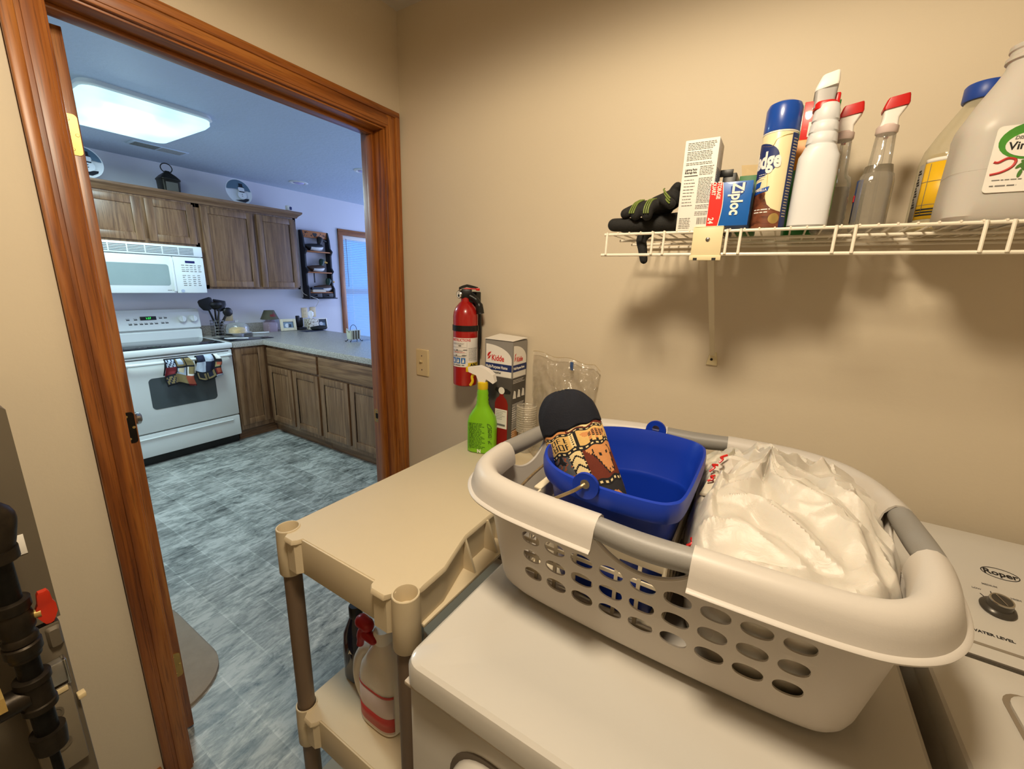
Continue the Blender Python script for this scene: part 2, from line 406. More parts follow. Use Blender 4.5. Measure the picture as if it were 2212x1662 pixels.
# the open door leaf, swung back into the kitchen, seen on its hinge edge
A = math.radians(11.4); PV = (-.1265, -.932)
DX = Vector((-math.cos(A), math.sin(A), 0)); DN = Vector((math.sin(A), math.cos(A), 0))
MD = Matrix(((DX.x, DN.x, 0, PV[0]), (DX.y, DN.y, 0, PV[1]), (0, 0, 1, 0), (0, 0, 0, 1)))   # x along the leaf, y through it
leaf = box(0, .79, 0, .035, .012, 2.022, .0015)
d1 = struct('door_1', leaf.tr(MD), M_doorwood)
def leaf_child(name, g, m, lab=None):
    c = part(name, g.tr(MD), m, None); c.parent = d1
    if lab: c['label'] = lab
    return c
def hinge_leaf(z): return loft([[(0, y, zz) for y, zz, _ in rr(.014, .044, .008, 5, .0185, z)], [(-.002, y, zz) for y, zz, _ in rr(.014, .044, .008, 5, .0185, z)]])
for z, m_ in ((1.80, M_brass), (1.075, M_darkmetal), (.27, M_brass)):  # middle leaf: shade and dark reflection are put into its colour
    h = leaf_child('hinge_leaf', hinge_leaf(z), m_, 'hinge leaf coloured dark to imitate shade and dark reflection' if m_ is M_darkmetal else None)
    sc_ = G()
    for dz, dy in ((-.032, .012), (0, .024), (.032, .012)): sc_ += loft([[(-.002, y, zz) for y, zz, _ in se(dy + .004, z + dz, .0038, .0038, 0, 2, 14)], [(-.0032, y, zz) for y, zz, _ in se(dy + .004, z + dz, .003, .003, 0, 2, 14)]])
    c = part('screws', sc_.tr(MD), M_brass, None); c.parent = h
prof = [(.030, 0), (.030, .006), (.012, .01), (.011, .03), (.022, .036), (.027, .048), (.024, .058), (.012, .064)]
leaf_child('door_knob', lathe(prof, 24).tr(Matrix.Rotation(-PI / 2, 4, 'X')).mv(.735, .035, .905) + lathe(prof, 24).tr(Matrix.Rotation(PI / 2, 4, 'X')).mv(.735, 0, .905), M_steel)
for z0, z1 in ((.2, .95), (1.05, 1.9)):
    for x0, x1 in ((.11, .37), (.43, .69)): leaf_child('raised_panel', box(x0, x1, -.004, .039, z0, z1, .003), M_doorwood)

# kitchen window, casing and blind
struct('window_1', box(KX - .10, KX - .06, WY0, WY0 + .05, WZ0, WZ1, .003) + box(KX - .10, KX - .06, WY1 - .05, WY1, WZ0, WZ1, .003) + box(KX - .10, KX - .06, WY0, WY1, WZ1 - .05, WZ1, .003)
       + box(KX - .10, KX - .06, WY0, WY1, WZ0, WZ0 + .05, .003) + box(KX - .10, KX - .055, WY0, WY1, 1.29, 1.35, .003) + box(KX - .082, KX - .078, WY0 + .04, WY1 - .04, WZ0 + .04, WZ1 - .04, 0, 1),
       [M_wplast, mat('window_pane', 'ffffff', 0, trans=1, ior=1.02, var=0)])
struct('trim_9', box(KX, KX + .016, WY0 - .066, WY0 + .002, WZ0 - .06, WZ1 + .066, .003) + box(KX, KX + .016, WY1 - .002, WY1 + .066, WZ0 - .06, WZ1 + .066, .003), M_oakZ)
struct('trim_10', box(KX, KX + .017, WY0 - .066, WY1 + .066, WZ1 - .002, WZ1 + .067, .003) + box(KX, KX + .03, WY0 - .066, WY1 + .066, WZ0 - .06, WZ0, .003), M_oakY)
bl = thing('window_blind', 'white slatted blind lowered over the kitchen window', 'blind', (KX - .03, WY0, WZ0))
M_slat = mat('white_blind_slat', 'eef2f4', .45, var=.01, trans=0, sss=0)
bsdf = M_slat.node_tree.nodes['Principled BSDF']; tn = M_slat.node_tree.nodes.new('ShaderNodeBsdfTranslucent'); tn.inputs[0].default_value = (.8, .9, 1, 1)
mxs = M_slat.node_tree.nodes.new('ShaderNodeMixShader'); mxs.inputs[0].default_value = .55
M_slat.node_tree.links.new(bsdf.outputs[0], mxs.inputs[1]); M_slat.node_tree.links.new(tn.outputs[0], mxs.inputs[2])
M_slat.node_tree.links.new(mxs.outputs[0], M_slat.node_tree.nodes['Material Output'].inputs[0])
part('head_rail', box(KX - .05, KX - .012, WY0 + .005, WY1 - .005, WZ1 - .045, WZ1 - .002, .004), M_wplast, bl)
sl = G(); zz = WZ0 + .03
while zz < WZ1 - .05:
    sl += loft([[(KX - .031 + dx * .0125, y, zz + dz) for dx, dz in ((-1, .0085), (0, .0015), (1, -.0085), (1, -.0093), (0, .0007), (-1, .0077))] for y in (WY0 + .008, WY1 - .008)])
    zz += .0215
part('slats', sl, M_slat, bl)
for yy in (WY0 + .13, WY1 - .15): part('ladder_cord', tube([(KX - .017, yy, WZ1 - .04), (KX - .017, yy, WZ0 + .02)], .0012, 6), M_wplast, bl)
part('tilt_wand', tube([(KX - .008, WY0 + .06, WZ1 - .04), (KX - .006, WY0 + .065, WZ1 - .62)], .004, 8), mat('gray_wand', '8795a3', .3), bl)
# patio door in the dining end (outside the frame, where the side daylight comes from)
struct('window_2', box(-2.9, -.5, 5.085, 5.10, .05, .12) + box(-2.9, -.5, 5.085, 5.10, 2.08, 2.15) + box(-2.9, -2.82, 5.085, 5.1, .05, 2.15) + box(-.58, -.5, 5.085, 5.1, .05, 2.15) + box(-1.74, -1.66, 5.085, 5.1, .05, 2.15), M_wplast)

# ------------------------------------------------------------------ kitchen cabinets
def panel_door(wd, h, t=.019, st=.055):
    """raised-panel cabinet door in XY, front toward +Z"""
    g = box(0, st, 0, h, 0, t, .003) + box(wd - st, wd, 0, h, 0, t, .003) + box(st, wd - st, 0, st, 0, t, .003) + box(st, wd - st, h - st, h, 0, t, .003)
    a, b, c, d = st - .004, wd - st + .004, st - .004, h - st + .004; e = .028
    g += loft([[(a, c, .004), (b, c, .004), (b, d, .004), (a, d, .004)], [(a, c, .009), (b, c, .009), (b, d, .009), (a, d, .009)],
               [(a + e, c + e, t - .003), (b - e, c + e, t - .003), (b - e, d - e, t - .003), (a + e, d - e, t - .003)]])
    return g
FX = lambda x, y, z: fr((x, y, z), (0, 1, 0), (0, 0, 1))       # a face looking +x
FY = lambda x, y, z: fr((x, y, z), (1, 0, 0), (0, 0, 1))       # a face looking -y
UX = -3.0
def upper(label, y0, y1, z0, z1, doors):
    t = thing('upper_cabinet', label, 'cabinet', (KX, y0, z0), 'oak wall cabinets')
    part('body', box(KX + .002, UX - .02, y0, y1, z0, 2.133, .001), M_cabZ, t)
    g = box(UX - .02, UX, y0, y1, z0, z0 + .035, .001) + box(UX - .02, UX, y0, y1, z1 - .06, z1, .001) + box(UX - .02, UX, y0, y0 + .03, z0, z1, .001) + box(UX - .02, UX, y1 - .03, y1, z0, z1, .001)
    m = (doors[0][1] + doors[1][0]) / 2
    g += box(UX - .0205, UX - .0005, m - .03, m + .03, z0, z1, .001)
    part('face_frame', g, M_cabZ, t)
    for a, b in doors: part('door', panel_door(b - a, z1 - .045 - z0 - .018).tr(FX(UX, a, z0 + .018)), M_cabZ, t)
    return t
upper('short two-door oak cabinet over the microwave', -.26, .508, 1.715, 2.10, ((-.235, .125), (.155, .485)))
upper('tall two-door oak cabinet right of the microwave', .5085, 1.40, 1.36, 2.10, ((.535, .965), (1.0, 1.378)))
crown = [(0, 0), (.012, 0), (.018, .012), (.026, .022), (.040, .034), (.050, .044), (.052, .052), (.052, .062), (0, .062)]
cz = 2.072
def crown_run():
    L = []
    for i in range(len(crown)):
        pass
    path = [((-1.2), 0), (1.402, 0), (1.402, 1)]
    loops = []
    loops.append([(UX + d, -.9, cz + h) for d, h in crown])
    loops.append([(UX + d, 1.4 + d, cz + h) for d, h in crown])
    loops.append([(KX + .003, 1.4 + d, cz + h) for d, h in crown])
    return loft(loops)
t = solo('crown_molding', 'oak crown molding running along the top of the wall cabinets', 'molding', crown_run(), M_cabY, 30)

BX = -2.66; BY = .79
def base_front(t, kind, o, wd, spec):
    for k, (x0, x1, z0, z1) in spec:
        F = (FX(BX, o, 0) if kind == 'x' else FY(o, BY, 0))
        if k == 'door': part('door', panel_door(x1 - x0, z1 - z0).tr(F @ Matrix.Translation((x0, z0, 0))), M_cabZ, t)
        else: part('drawer', box(x0, x1, z0, z1, 0, .019, .005).tr(F), M_cabX, t)
c1 = thing('base_cabinet', 'narrow one-door oak base cabinet between the stove and the corner', 'cabinet', (BX, .5, 0), 'oak base cabinets')
part('body', box(KX + .02, BX, .503, BY + .02, .10, .868, .001), M_cabZ, c1)
part('toe_kick', box(KX + .02, BX - .06, .503, BY + .06, 0, .10), M_cabY, c1)
base_front(c1, 'x', .5, .28, [('door', (.012, .262, .145, .855))])
def pen(label, x0, x1):
    t = thing('base_cabinet', label, 'cabinet', (x0, BY, 0), 'oak base cabinets')
    part('body', box(x0, x1, BY, BY + .6, .10, .868, .001), M_cabZ, t)
    part('toe_kick', box(x0 - (.10 if x0 < -2.6 else 0), x1, BY + .065, BY + .6, 0, .10), M_cabX, t)
    wd = x1 - x0; m = wd / 2
    base_front(t, 'y', x0, wd, [('drawer', (.014, wd - .014, .69, .845)), ('door', (.014, m - .012, .14, .672)), ('door', (m + .012, wd - .014, .14, .672))])
pen('oak peninsula cabinet nearest the corner with one drawer over two doors', -2.635, -1.852)
pen('oak peninsula cabinet next to the door jamb, second from the corner', -1.848, -1.07)
pen('oak peninsula cabinet mostly hidden behind the door jamb', -1.066, -.5)
# countertop
ct = thing('countertop', 'speckled gray L-shaped countertop over the oak base cabinets', 'countertop', (KX, .5, .87))
lp = [(KX + .003, .503), (BX + .028, .503), (BX + .028, BY - .03), (-.42, BY - .03), (-.42, 1.6), (KX + .003, 1.6)]
part('top', loft([[(x, y, .870) for x, y in lp], [(x, y, .908) for x, y in lp], [(x + (-.004 if x > -3 else 0), y + (.004 if y < 1 else -.004), .914) for x, y in lp]]), M_count, ct)
part('backsplash', box(KX + .003, KX + .022, .503, 1.22, .914, 1.005, .003), M_count, ct)

# ------------------------------------------------------------------ stove
st = thing('kitchen_range', 'white electric range with a black glass cooktop and towels on its handle', 'stove', (-3.0, .12, 0))
SY0, SY1, SX = -.262, .492, -2.64
part('body', box(KX + .02, SX - .03, SY0, SY1, .075, .87, .004), M_white2, st)
part('kick', box(KX + .05, SX - .05, SY0 + .01, SY1 - .01, 0, .075), M_black, st)
part('cooktop_frame', box(KX + .06, SX + .012, SY0 - .002, SY1 + .004, .872, .916, .008), M_white2, st)
part('cooktop_glass', box(KX + .13, SX - .035, SY0 + .025, SY1 - .03, .914, .9185, .002), M_cook, st)
bgp = [(-3.285, .905), (-3.165, .905), (-3.165, .985), (-3.195, 1.0), (-3.165, 1.012), (-3.180, 1.15), (-3.20, 1.175), (-3.285, 1.175)]
part('backguard', loft([[(x, y, z) for x, z in bgp] for y in (SY0, SY1)]), M_white2, st, 25)
BG = lambda y, z: fr((-3.1643 - (z - 1.012) * .109, y, z), (0, 1, 0), (-.108, 0, .994))
disp = part('clock_display', box(-.055, .055, -.014, .017, 0, .004, .002).tr(BG(.115, 1.106)), M_black, st)
sub('green_digits', text('1:27', .022, 0, -.006, 0, 'CENTER', .0008).mv(.0, 0, .0042).tr(BG(.115, 1.106)), mat('green_led', '20c040', .5, emit='35ff60', estr=1.5), disp)
kp = G()
random.seed(3)
for y, z in ((-.02, 1.098), (.03, 1.098), (-.01, 1.06), (.025, 1.06), (.062, 1.06), (.095, 1.06), (.13, 1.06), (.165, 1.06), (.2, 1.105), (.235, 1.105), (.21, 1.062), (.24, 1.062), (-.12, 1.1), (-.11, 1.04)):
    kp += (flat(-.011, .011, -.004, .004, 0) + lines(-.014, .014, (.008,), .004)).tr(BG(y, z))
part('keypad', kp, M_ink, st)
for y in (.352, .438):
    k = part('control_knob', lathe([(.036, 0), (.036, .003), (.031, .004), (.029, .022), (.026, .026), (.008, .027)], 28).tr(BG(y, 1.09)), M_white2, st)
    sub('pointer_ridge', box(-.005, .005, -.026, .026, .024, .034, .003).tr(BG(y, 1.09)).rot('X', 0), M_white2, k)
od = part('oven_door', box(SX - .028, SX, SY0 + .004, SY1 - .004, .272, .862, .006), M_white2, st)
wp = rr(.225, .124, .03, 6, .108, .572)
sub('window', loft([[(SX - .002, y, z) for y, z, _ in wp], [(SX + .0025, y, z) for y, z, _ in wp]]), M_glassk, od)
hd = part('door_handle', tube(cat([(SX, SY0 + .03, .815), (SX + .035, SY0 + .06, .815), (SX + .042, .11, .815), (SX + .035, SY1 - .06, .815), (SX, SY1 - .03, .815)], 8), .013, 12), M_white2, st)
part('vent_slot', box(SX - .001, SX + .002, SY0 + .03, SY1 - .03, .845, .851), M_black, st)
part('storage_drawer', box(SX - .028, SX, SY0 + .004, SY1 - .004, .078, .262, .008), M_white2, st)
part('drawer_pull_lip', box(SX - .005, SX + .010, SY0 + .03, SY1 - .06, .222, .232, .004), M_white2, st)
# the two patchwork towels on the handle
TC = ['22263c', '6e1c22', 'd8cba6', 'b9c6d6', '8a7a52', '1b1c22', 'a4523a', 'e8e6de']
M_tow = [mat('towel_' + n, c, .9, 0, .1, 40, .4, 300) for n, c in zip(('navy', 'maroon', 'cream', 'pale_blue', 'olive', 'black', 'rust', 'white'), TC)]
def towel(label, yc, wd, drop, seed, flr):
    random.seed(seed); nu, nv = 22, 26; V = []; F = []; M = []
    for j in range(nv + 1):
        s_ = j / nv * (drop + .12 + .04) - .12
        for i in range(nu + 1):
            u = (i / nu - .5) * wd; wob = .008 * math.sin(i * .75 + seed) * min(1, max(0, s_ / .05 + .6)) + .006 * math.sin(u * 70 + s_ * 20)
            pinch = 1 - .18 * math.exp(-(s_ / .05) ** 2)
            if s_ < 0: x, z = SX + .026 - .002 * (-s_ / .1), .83 + s_
            elif s_ < .04: a = s_ / .04 * PI; x, z = SX + .042 - .0165 * math.cos(a), .828 + .0165 * math.sin(a) * 1.0
            else: x, z = SX + .0595 + wob + .01, .828 - (s_ - .04)
            V.append((max(x, SX + .004), yc + u * pinch + .006 * math.sin(s_ * 40 + seed), z + (flr * .018 * math.sin(i / nu * 5) if s_ > drop * .7 else 0)))
    cell = {}
    for j in range(nv):
        for i in range(nu):
            a = j * (nu + 1) + i; F.append((a, a + 1, a + nu + 2, a + nu + 1))
            ci, cj = i // 8, j // 5
            if (ci, cj) not in cell: cell[(ci, cj)] = (random.choice(range(8)), random.choice(range(8)), random.randint(0, 3))
            p, q, k = cell[(ci, cj)]
            fi, fj = i % 8, j % 5
            inside = (2 <= fi <= 5 and 1 <= fj <= 3 and k < 2) or (k == 2 and (fi + fj) % 3 == 0)
            M.append(5 if (fi == 0 or fj == 0) and k != 3 else (q if inside else p))
    t = solo('dish_towel', label, 'towel', G(V, F, M), M_tow, 180, 'patchwork towels on the oven handle')
    md = t.modifiers.new('thickness', 'SOLIDIFY'); md.thickness = .004
    return t
towel('left patchwork towel folded over the oven handle, hanging lower', .070, .185, .205, 4, 1)
towel('right patchwork towel folded over the oven handle, next to the handle end', .275, .180, .185, 11, -1)

# ------------------------------------------------------------------ microwave
mw = thing('microwave', 'white over-the-range microwave mounted under the short cabinet', 'microwave', (KX, .12, 1.325))
MX = -2.93
part('body', box(KX + .002, MX - .03, SY0, SY1 - .006, 1.325, 1.712, .006), M_white2, mw)
vg = part('vent_grille', box(MX - .03, MX, SY0, SY1 - .006, 1.628, 1.712, .006), M_white2, mw)
gs = G()
for k in range(5):
    for q in range(6):
        gs += box(MX - .001, MX + .0012, SY0 + .03 + q * .11, SY0 + .03 + q * .11 + .102, 1.642 + k * .0115, 1.6475 + k * .0115)
sub('slots', gs, mat('vent_slot_gray', '4d5658', .6), vg)
dr = part('door', box(MX - .03, MX, SY0, .262, 1.327, 1.622, .006), M_white2, mw)
wp = rr(.20, .084, .02, 5, .028, 1.472)
sub('window', loft([[(MX - .001, y, z) for y, z, _ in wp], [(MX + .0015, y, z) for y, z, _ in wp]]), mat('screened_window', '8d9c9a', .25, var=.05), dr)
sub('door_edge_handle', box(MX, MX + .012, .243, .262, 1.34, 1.61, .005), M_white2, dr)
cp = part('control_panel', box(MX - .03, MX, .266, SY1 - .006, 1.327, 1.622, .006), M_white2, mw)
sub('display', flat(.349, .418, 1.574, 1.592, 0, .002).tr(fr((MX, 0, 0), (0, 1, 0), (0, 0, 1))), mat('blue_display', '20245c', .2), cp)
random.seed(5); ks = G()
for r_ in range(11):
    zz = 1.552 - r_ * .0165
    if r_ in (4,): continue
    for q in range(4 if r_ > 4 else 5):
        y0 = .318 + q * (.036 if r_ > 4 else .03); ks += flat(y0, y0 + random.uniform(.016, .026), zz, zz + random.uniform(.004, .007), 0)
sub('keypad_print', ks.tr(fr((MX, 0, 0), (0, 1, 0), (0, 0, 1))), M_inkg, cp)
sub('open_button', disc(.305, 1.345, .013, 0, .003).tr(fr((MX, 0, 0), (0, 1, 0), (0, 0, 1))), mat('gray_button', 'a9b2c4', .4), cp)
sub('maker_print', lines(.2, .24, (1.347,), .008, ragged=0).tr(fr((MX, 0, 0), (0, 1, 0), (0, 0, 1))), M_inkg, dr)

# ------------------------------------------------------------------ on top of the cabinets
M_plate = mat('glazed_plate', 'e5e8ea', .18, coat=.6, var=.02); M_psky = mat('plate_sky_blue', '5a7486', .2, coat=.6, var=.1); M_pblk = mat('plate_black', '15171c', .25, coat=.6)
def plate(name, label, y, z0, r, x, grp):
    t = thing(name, label, 'plate', (x, y, z0), grp)
    MP = fr((x, y, z0 + r * .99), (0, 1, 0), (-.20, 0, .98))
    part('dish', lathe([(.001, -.004), (r * .62, -.004), (r * .98, .010), (r, .013), (r * .97, .013), (r * .6, .0), (.001, .0)], 44).tr(MP), M_plate, t)
    g = loft([[(r * .93 * math.cos(a), r * .93 * math.sin(a), .0145) for a in [PI * .06 + i * PI * .88 / 20 for i in range(21)]], [(r * .93 * math.cos(a), max(r * .12, .2 * r * math.sin(a)), .0145) for a in [PI * .06 + i * PI * .88 / 20 for i in range(21)]]], False, False, 0, False)
    part('sky', g.tr(MP), M_psky, t, label='blue painted sky')
    sm = disc(.2 * r, -.25 * r, .34 * r, 0, .001) + disc(.2 * r, .22 * r, .24 * r, 0, .001)
    part('snowman', sm.mv(0, 0, .015).tr(MP), M_plate, t, label='white painted snowman')
    hb = flat(-.02 * r, .42 * r, .36 * r, .42 * r, 0, .001) + flat(.06 * r, .34 * r, .42 * r, .66 * r, 0, .001)
    part('black_ground', (prism([(-.4 * r, -.72 * r), (.3 * r, -.82 * r), (.62 * r, -.62 * r), (.66 * r, -.48 * r), (.4 * r, -.5 * r), (.2 * r, -.6 * r)], .001)).mv(0, 0, .0162).tr(MP), M_pblk, t)
    for dz_ in (-.17, -.32): part('button', disc(.2 * r, dz_ * r, .03 * r, 0, .001).mv(0, 0, .0162).tr(MP), M_pblk, t)
    part('scarf', flat(0, .4 * r, -.03 * r, .05 * r, 0, .001).mv(0, 0, .0162).tr(MP), M_pblk, t)
    part('hat', hb.mv(0, 0, .0162).tr(MP), M_pblk, t)
    return t
plate('snowman_plate', 'round snowman plate propped over the tall cabinet', .935, 2.134, .115, -3.12, 'snowman plates on the cabinets')
plate('snowman_plate', 'larger snowman plate half hidden by the open door edge', -.145, 2.134, .112, -3.05, 'snowman plates on the cabinets')
ln = thing('metal_lantern', 'dark tin lantern with a ring handle standing on the cabinet', 'lantern', (-3.14, .395, 2.134))
M_tin = mat('old_tin', '34322c', .45, .7, .3, 30)
L = lambda h, z: rr(h, h, h * .25, 3, -3.14, .395, z)
part('body', loft([L(.068, 2.134), L(.068, 2.142), L(.062, 2.146), L(.066, 2.235), L(.07, 2.24), L(.07, 2.248), L(.048, 2.275), L(.02, 2.30), L(.014, 2.312)]), M_tin, ln)
for a, b in ((.063, .0), ): part('front_pane', flat(-.042, .042, .018, .085, 0, .002).tr(fr((-3.14 + .064, .395, 2.136), (0, 1, 0), (0, 0, 1))), mat('dusty_pane', '6a675c', .3), ln)
part('ring_handle', tube([(-3.14, .395 + .04 * math.cos(a), 2.335 + .036 * math.sin(a)) for a in [2 * PI * i / 28 for i in range(28)]], .004, 8, True), M_tin, ln)
cm = thing('small_camera', 'tiny white square camera on the end of the tall cabinet', 'camera', (-3.03, 1.362, 2.134))
part('shell', box(-3.055, -3.015, 1.336, 1.386, 2.142, 2.192, .008), M_wplast, cm)
part('foot', lathe([(.016, 2.134), (.016, 2.138), (.006, 2.142)], 18, -3.035, 1.362), M_wplast, cm)
part('lens_face', loft([rr(.012, .015, .006, 4), rr(.012, .015, .006, 4, 0, 0, .002)]).tr(FX(-3.015, 1.372, 2.167)), M_navyp, cm)
# ------------------------------------------------------------------ kitchen ceiling
cl = thing('ceiling_light', 'large rounded rectangular fluorescent light on the kitchen ceiling', 'light', (-2.05, -.17, KC))
LO = lambda hx, hy, r, z: rr(hx, hy, r, 7, -2.02, -.165, z)
part('frame', loft([LO(.36, .29, .07, KC), LO(.365, .295, .07, KC - .02), LO(.355, .285, .07, KC - .028)]), M_white2, cl)
m, N, Lk, P = base('lit_diffuser'); P.inputs['Base Color'].default_value = (.8, .9, .95, 1)
v = coords(N, Lk, (1.2, 3.2, 1)); f = nz(N, Lk, v, 1.6, 1)
rp = ramp(N, Lk, f, [(.36, (.40, .74, .80)), (.6, (.62, .95, 1.0))]); Lk.new(rp, P.inputs['Emission Color']); P.inputs['Emission Strength'].default_value = 1.15; P.inputs['Roughness'].default_value = .4
part('diffuser', loft([LO(.352, .282, .065, KC - .022), LO(.352, .282, .065, KC - .048), LO(.335, .265, .06, KC - .066), LO(.30, .23, .05, KC - .072)]), m, cl)
vt = thing('ceiling_vent', 'white louvered register on the kitchen ceiling near the cabinets', 'vent', (-2.78, .235, KC))
part('frame', box(-2.85, -2.71, .06, .40, KC - .006, KC, .002), M_kceil, vt)
sl = G()
for k in range(10): sl += box(-2.84 + k * .0125, -2.836 + k * .0125, .075, .225 + .0, KC - .0075, KC - .0055)
part('louvers', sl, mat('vent_shadow', '66665e', .7), vt)
sl = G()
for k in range(10): sl += box(-2.84 + k * .0125, -2.836 + k * .0125, .235, .385, KC - .0075, KC - .0055)
part('louvers', sl, mat('vent_shadow_pale', '8e8e88', .7), vt)
def downlight(label, x, y):
    t = thing('recessed_light', label, 'light', (x, y, KC), 'recessed downlights')
    part('trim_ring', lathe([(.085, KC), (.085, KC - .004), (.066, KC - .008), (.055, KC - .002), (.05, KC)], 32, x, y, c0=False, c1=False), M_white2, t)
    part('lamp_face', lathe([(.052, KC - .001), (.045, KC - .010), (.02, KC - .016), (.002, KC - .017)], 28, x, y, c0=False), mat('unlit_lamp', 'b9b6e6', .3), t)
downlight('recessed downlight over the tall cabinet', -2.87, 1.39)
downlight('recessed downlight half hidden at the right door jamb', -1.87, 1.37)

# ------------------------------------------------------------------ wall shelf with duck decoys
ws = thing('duck_shelf', 'black open wall shelf with a carved orange crest and two small drawers', 'shelf', (KX, 1.79, 1.25))
M_bp = mat('black_paint', '17181c', .45, 0, .15, 15); M_pine = mat('orange_pine', 'b8713a', .45, 0, .15, 20)
sprof = [(0, 1.255), (.115, 1.255), (.115, 1.36), (.085, 1.40), (.085, 1.53), (.115, 1.56), (.085, 1.60), (.085, 1.74), (.115, 1.785), (.08, 1.82), (.07, 1.92), (.045, 2.0), (0, 2.0)]
for y in (1.615, 1.937):
    part('side_panel', loft([[(KX + x, yy, z) for x, z in sprof] for yy in (y, y + .018)]), M_bp, ws, 20)
for z in (1.78, 1.55, 1.325): part('shelf_board', box(KX + .002, KX + .10, 1.634, 1.936, z - .012, z, .002), M_pine, ws)
part('crest', box(KX + .03, KX + .045, 1.634, 1.936, 1.925, 2.0, .003), M_pine, ws)
ht = [(16 * math.sin(a) ** 3 / 16 * .026, (13 * math.cos(a) - 5 * math.cos(2 * a) - 2 * math.cos(3 * a) - math.cos(4 * a)) / 16 * .026) for a in [2 * PI * i / 30 for i in range(30)]]
part('heart', prism(ht, .003).tr(FX(KX + .045, 1.785, 1.962)), M_bp, ws)
vn = G(); random.seed(2)
for k in range(26):
    y = random.choice((random.uniform(1.65, 1.75), random.uniform(1.82, 1.92))); vn += disc(y, 1.962 + random.uniform(-.022, .022), .006, 0, .001, .004, 8).tr(fr((KX + .0452, 0, 0), (0, 1, 0), (0, 0, 1)))
part('painted_vine', vn, M_bp, ws)
part('base_board', box(KX + .002, KX + .13, 1.598, 1.972, 1.245, 1.258, .003), M_bp, ws)
for y in (1.636, 1.787):
    d_ = part('drawer', box(KX + .02, KX + .11, y, y + .147, 1.262, 1.311, .003), M_bp, ws)
    sub('knob', lathe([(.006, 0), (.006, .008), (.011, .013), (.009, .02), (.002, .022)], 16).tr(FX(KX + .11, y + .073, 1.287)), M_bp, d_)
M_dw = mat('decoy_white', 'd9d9d6', .5, var=.08); M_dk = mat('decoy_black', '16161a', .5); M_dgr = mat('decoy_green', '12352a', .4); M_dbr = mat('decoy_brown', '4a3526', .5, var=.2); M_bill = mat('decoy_bill', 'c99a3c', .45)
def duck(name, label, y, z, k, mb, mside, mhead, mbill, hy, face=1):
    x = KX + .06; t = thing('duck_decoy', label, 'decoy', (x, y, z), 'wooden duck decoys')
    B = [(-.105, .052, .006, .005), (-.09, .045, .018, .014), (-.05, .037, .034, .030), (0, .036, .040, .035), (.045, .038, .038, .036), (.075, .042, .028, .03), (.092, .045, .012, .014)]
    g = loft([[(x + w_ * k * math.cos(a), y + b * k, z + max(.0, (zc + h * math.sin(a)) * k)) for a in [2 * PI * i / 20 for i in range(20)]] for b, zc, w_, h in B])
    n = 20
    g.M = [(1 if (i // n >= 2 and math.sin(2 * PI * (i % n + .5) / n) < .1) else 0) for i in range(len(g.F))]
    part('body', g, [mb, mside], t)
    hy_ = y + hy * k
    H = [(hy_ - .008, .050, .018), (hy_ - .002, .075, .020), (hy_ + .006, .095, .029), (hy_ + .009, .117, .031), (hy_ + .006, .135, .022), (hy_ + .003, .141, .006)]
    part('head', loft([[(x + r * k * math.cos(a) * .85, yy + r * k * math.sin(a), z + zz * k) for a in [2 * PI * i / 18 for i in range(18)]] for yy, zz, r in H]), mhead, t)
    part('bill', tube([(x, hy_ + .028 * k, z + .112 * k), (x, hy_ + .05 * k, z + .106 * k), (x, hy_ + .072 * k, z + .101 * k)], [.013 * k, .012 * k, .009 * k], 10), mbill, t)
    return t
duck('d', 'black and white duck decoy on the highest board of the wall shelf', 1.755, 1.78, 1.18, M_dk, M_dw, M_dk, M_dk, .062)
duck('d', 'white-sided duck decoy with a yellow bill on the middle board', 1.765, 1.55, 1.08, M_dbr, M_dw, M_dgr, M_bill, .062)
duck('d', 'green-headed duck decoy behind the stacked books on the lowest board', 1.84, 1.325, 1.15, M_dbr, M_dw, M_dgr, M_bill, .055)
for (nm, lb, z0, h, y0, y1, c) in (('book', 'pale book lying at the bottom of the wall shelf stack', 1.325, .028, 1.66, 1.83, 'd8cdb8'), ('book', 'dark book lying on top of the pale book on the wall shelf', 1.3535, .024, 1.652, 1.80, '20242c')):
    b_ = thing('book', lb, 'book', (KX + .1, y0, z0), 'books on the wall shelf')
    part('cover', box(KX + .085, KX + .122, y0, y1, z0, z0 + .003) + box(KX + .085, KX + .122, y0, y1, z0 + h - .003, z0 + h) + box(KX + .085, KX + .122, y0, y0 + .003, z0, z0 + h), mat('book_cover', c, .5), b_)
    part('pages', box(KX + .086, KX + .118, y0 + .003, y1 - .003, z0 + .003, z0 + h - .003), mat('pages', 'cfc6b2' if c[0] == 'd' else '3a3f4a', .8), b_)
solo('hanging_tag', 'narrow dark strap hanging under the middle board of the wall shelf', 'strap', box(KX + .07, KX + .078, 1.715, 1.73, 1.43, 1.537, .002), M_bp)
solo('power_cord', 'thin white cord hanging from the cabinet end past the wall shelf', 'cord', tube(cat([(KX + .008, 1.42, 2.09), (KX + .008, 1.52, 2.02), (KX + .008, 1.60, 1.97), (KX + .006, 1.595, 1.6), (KX + .006, 1.60, 1.33), (KX + .135, 1.64, 1.27), (KX + .14, 1.71, 1.235), (KX + .012, 1.75, 1.15)], 6), .003, 6), M_wplast)
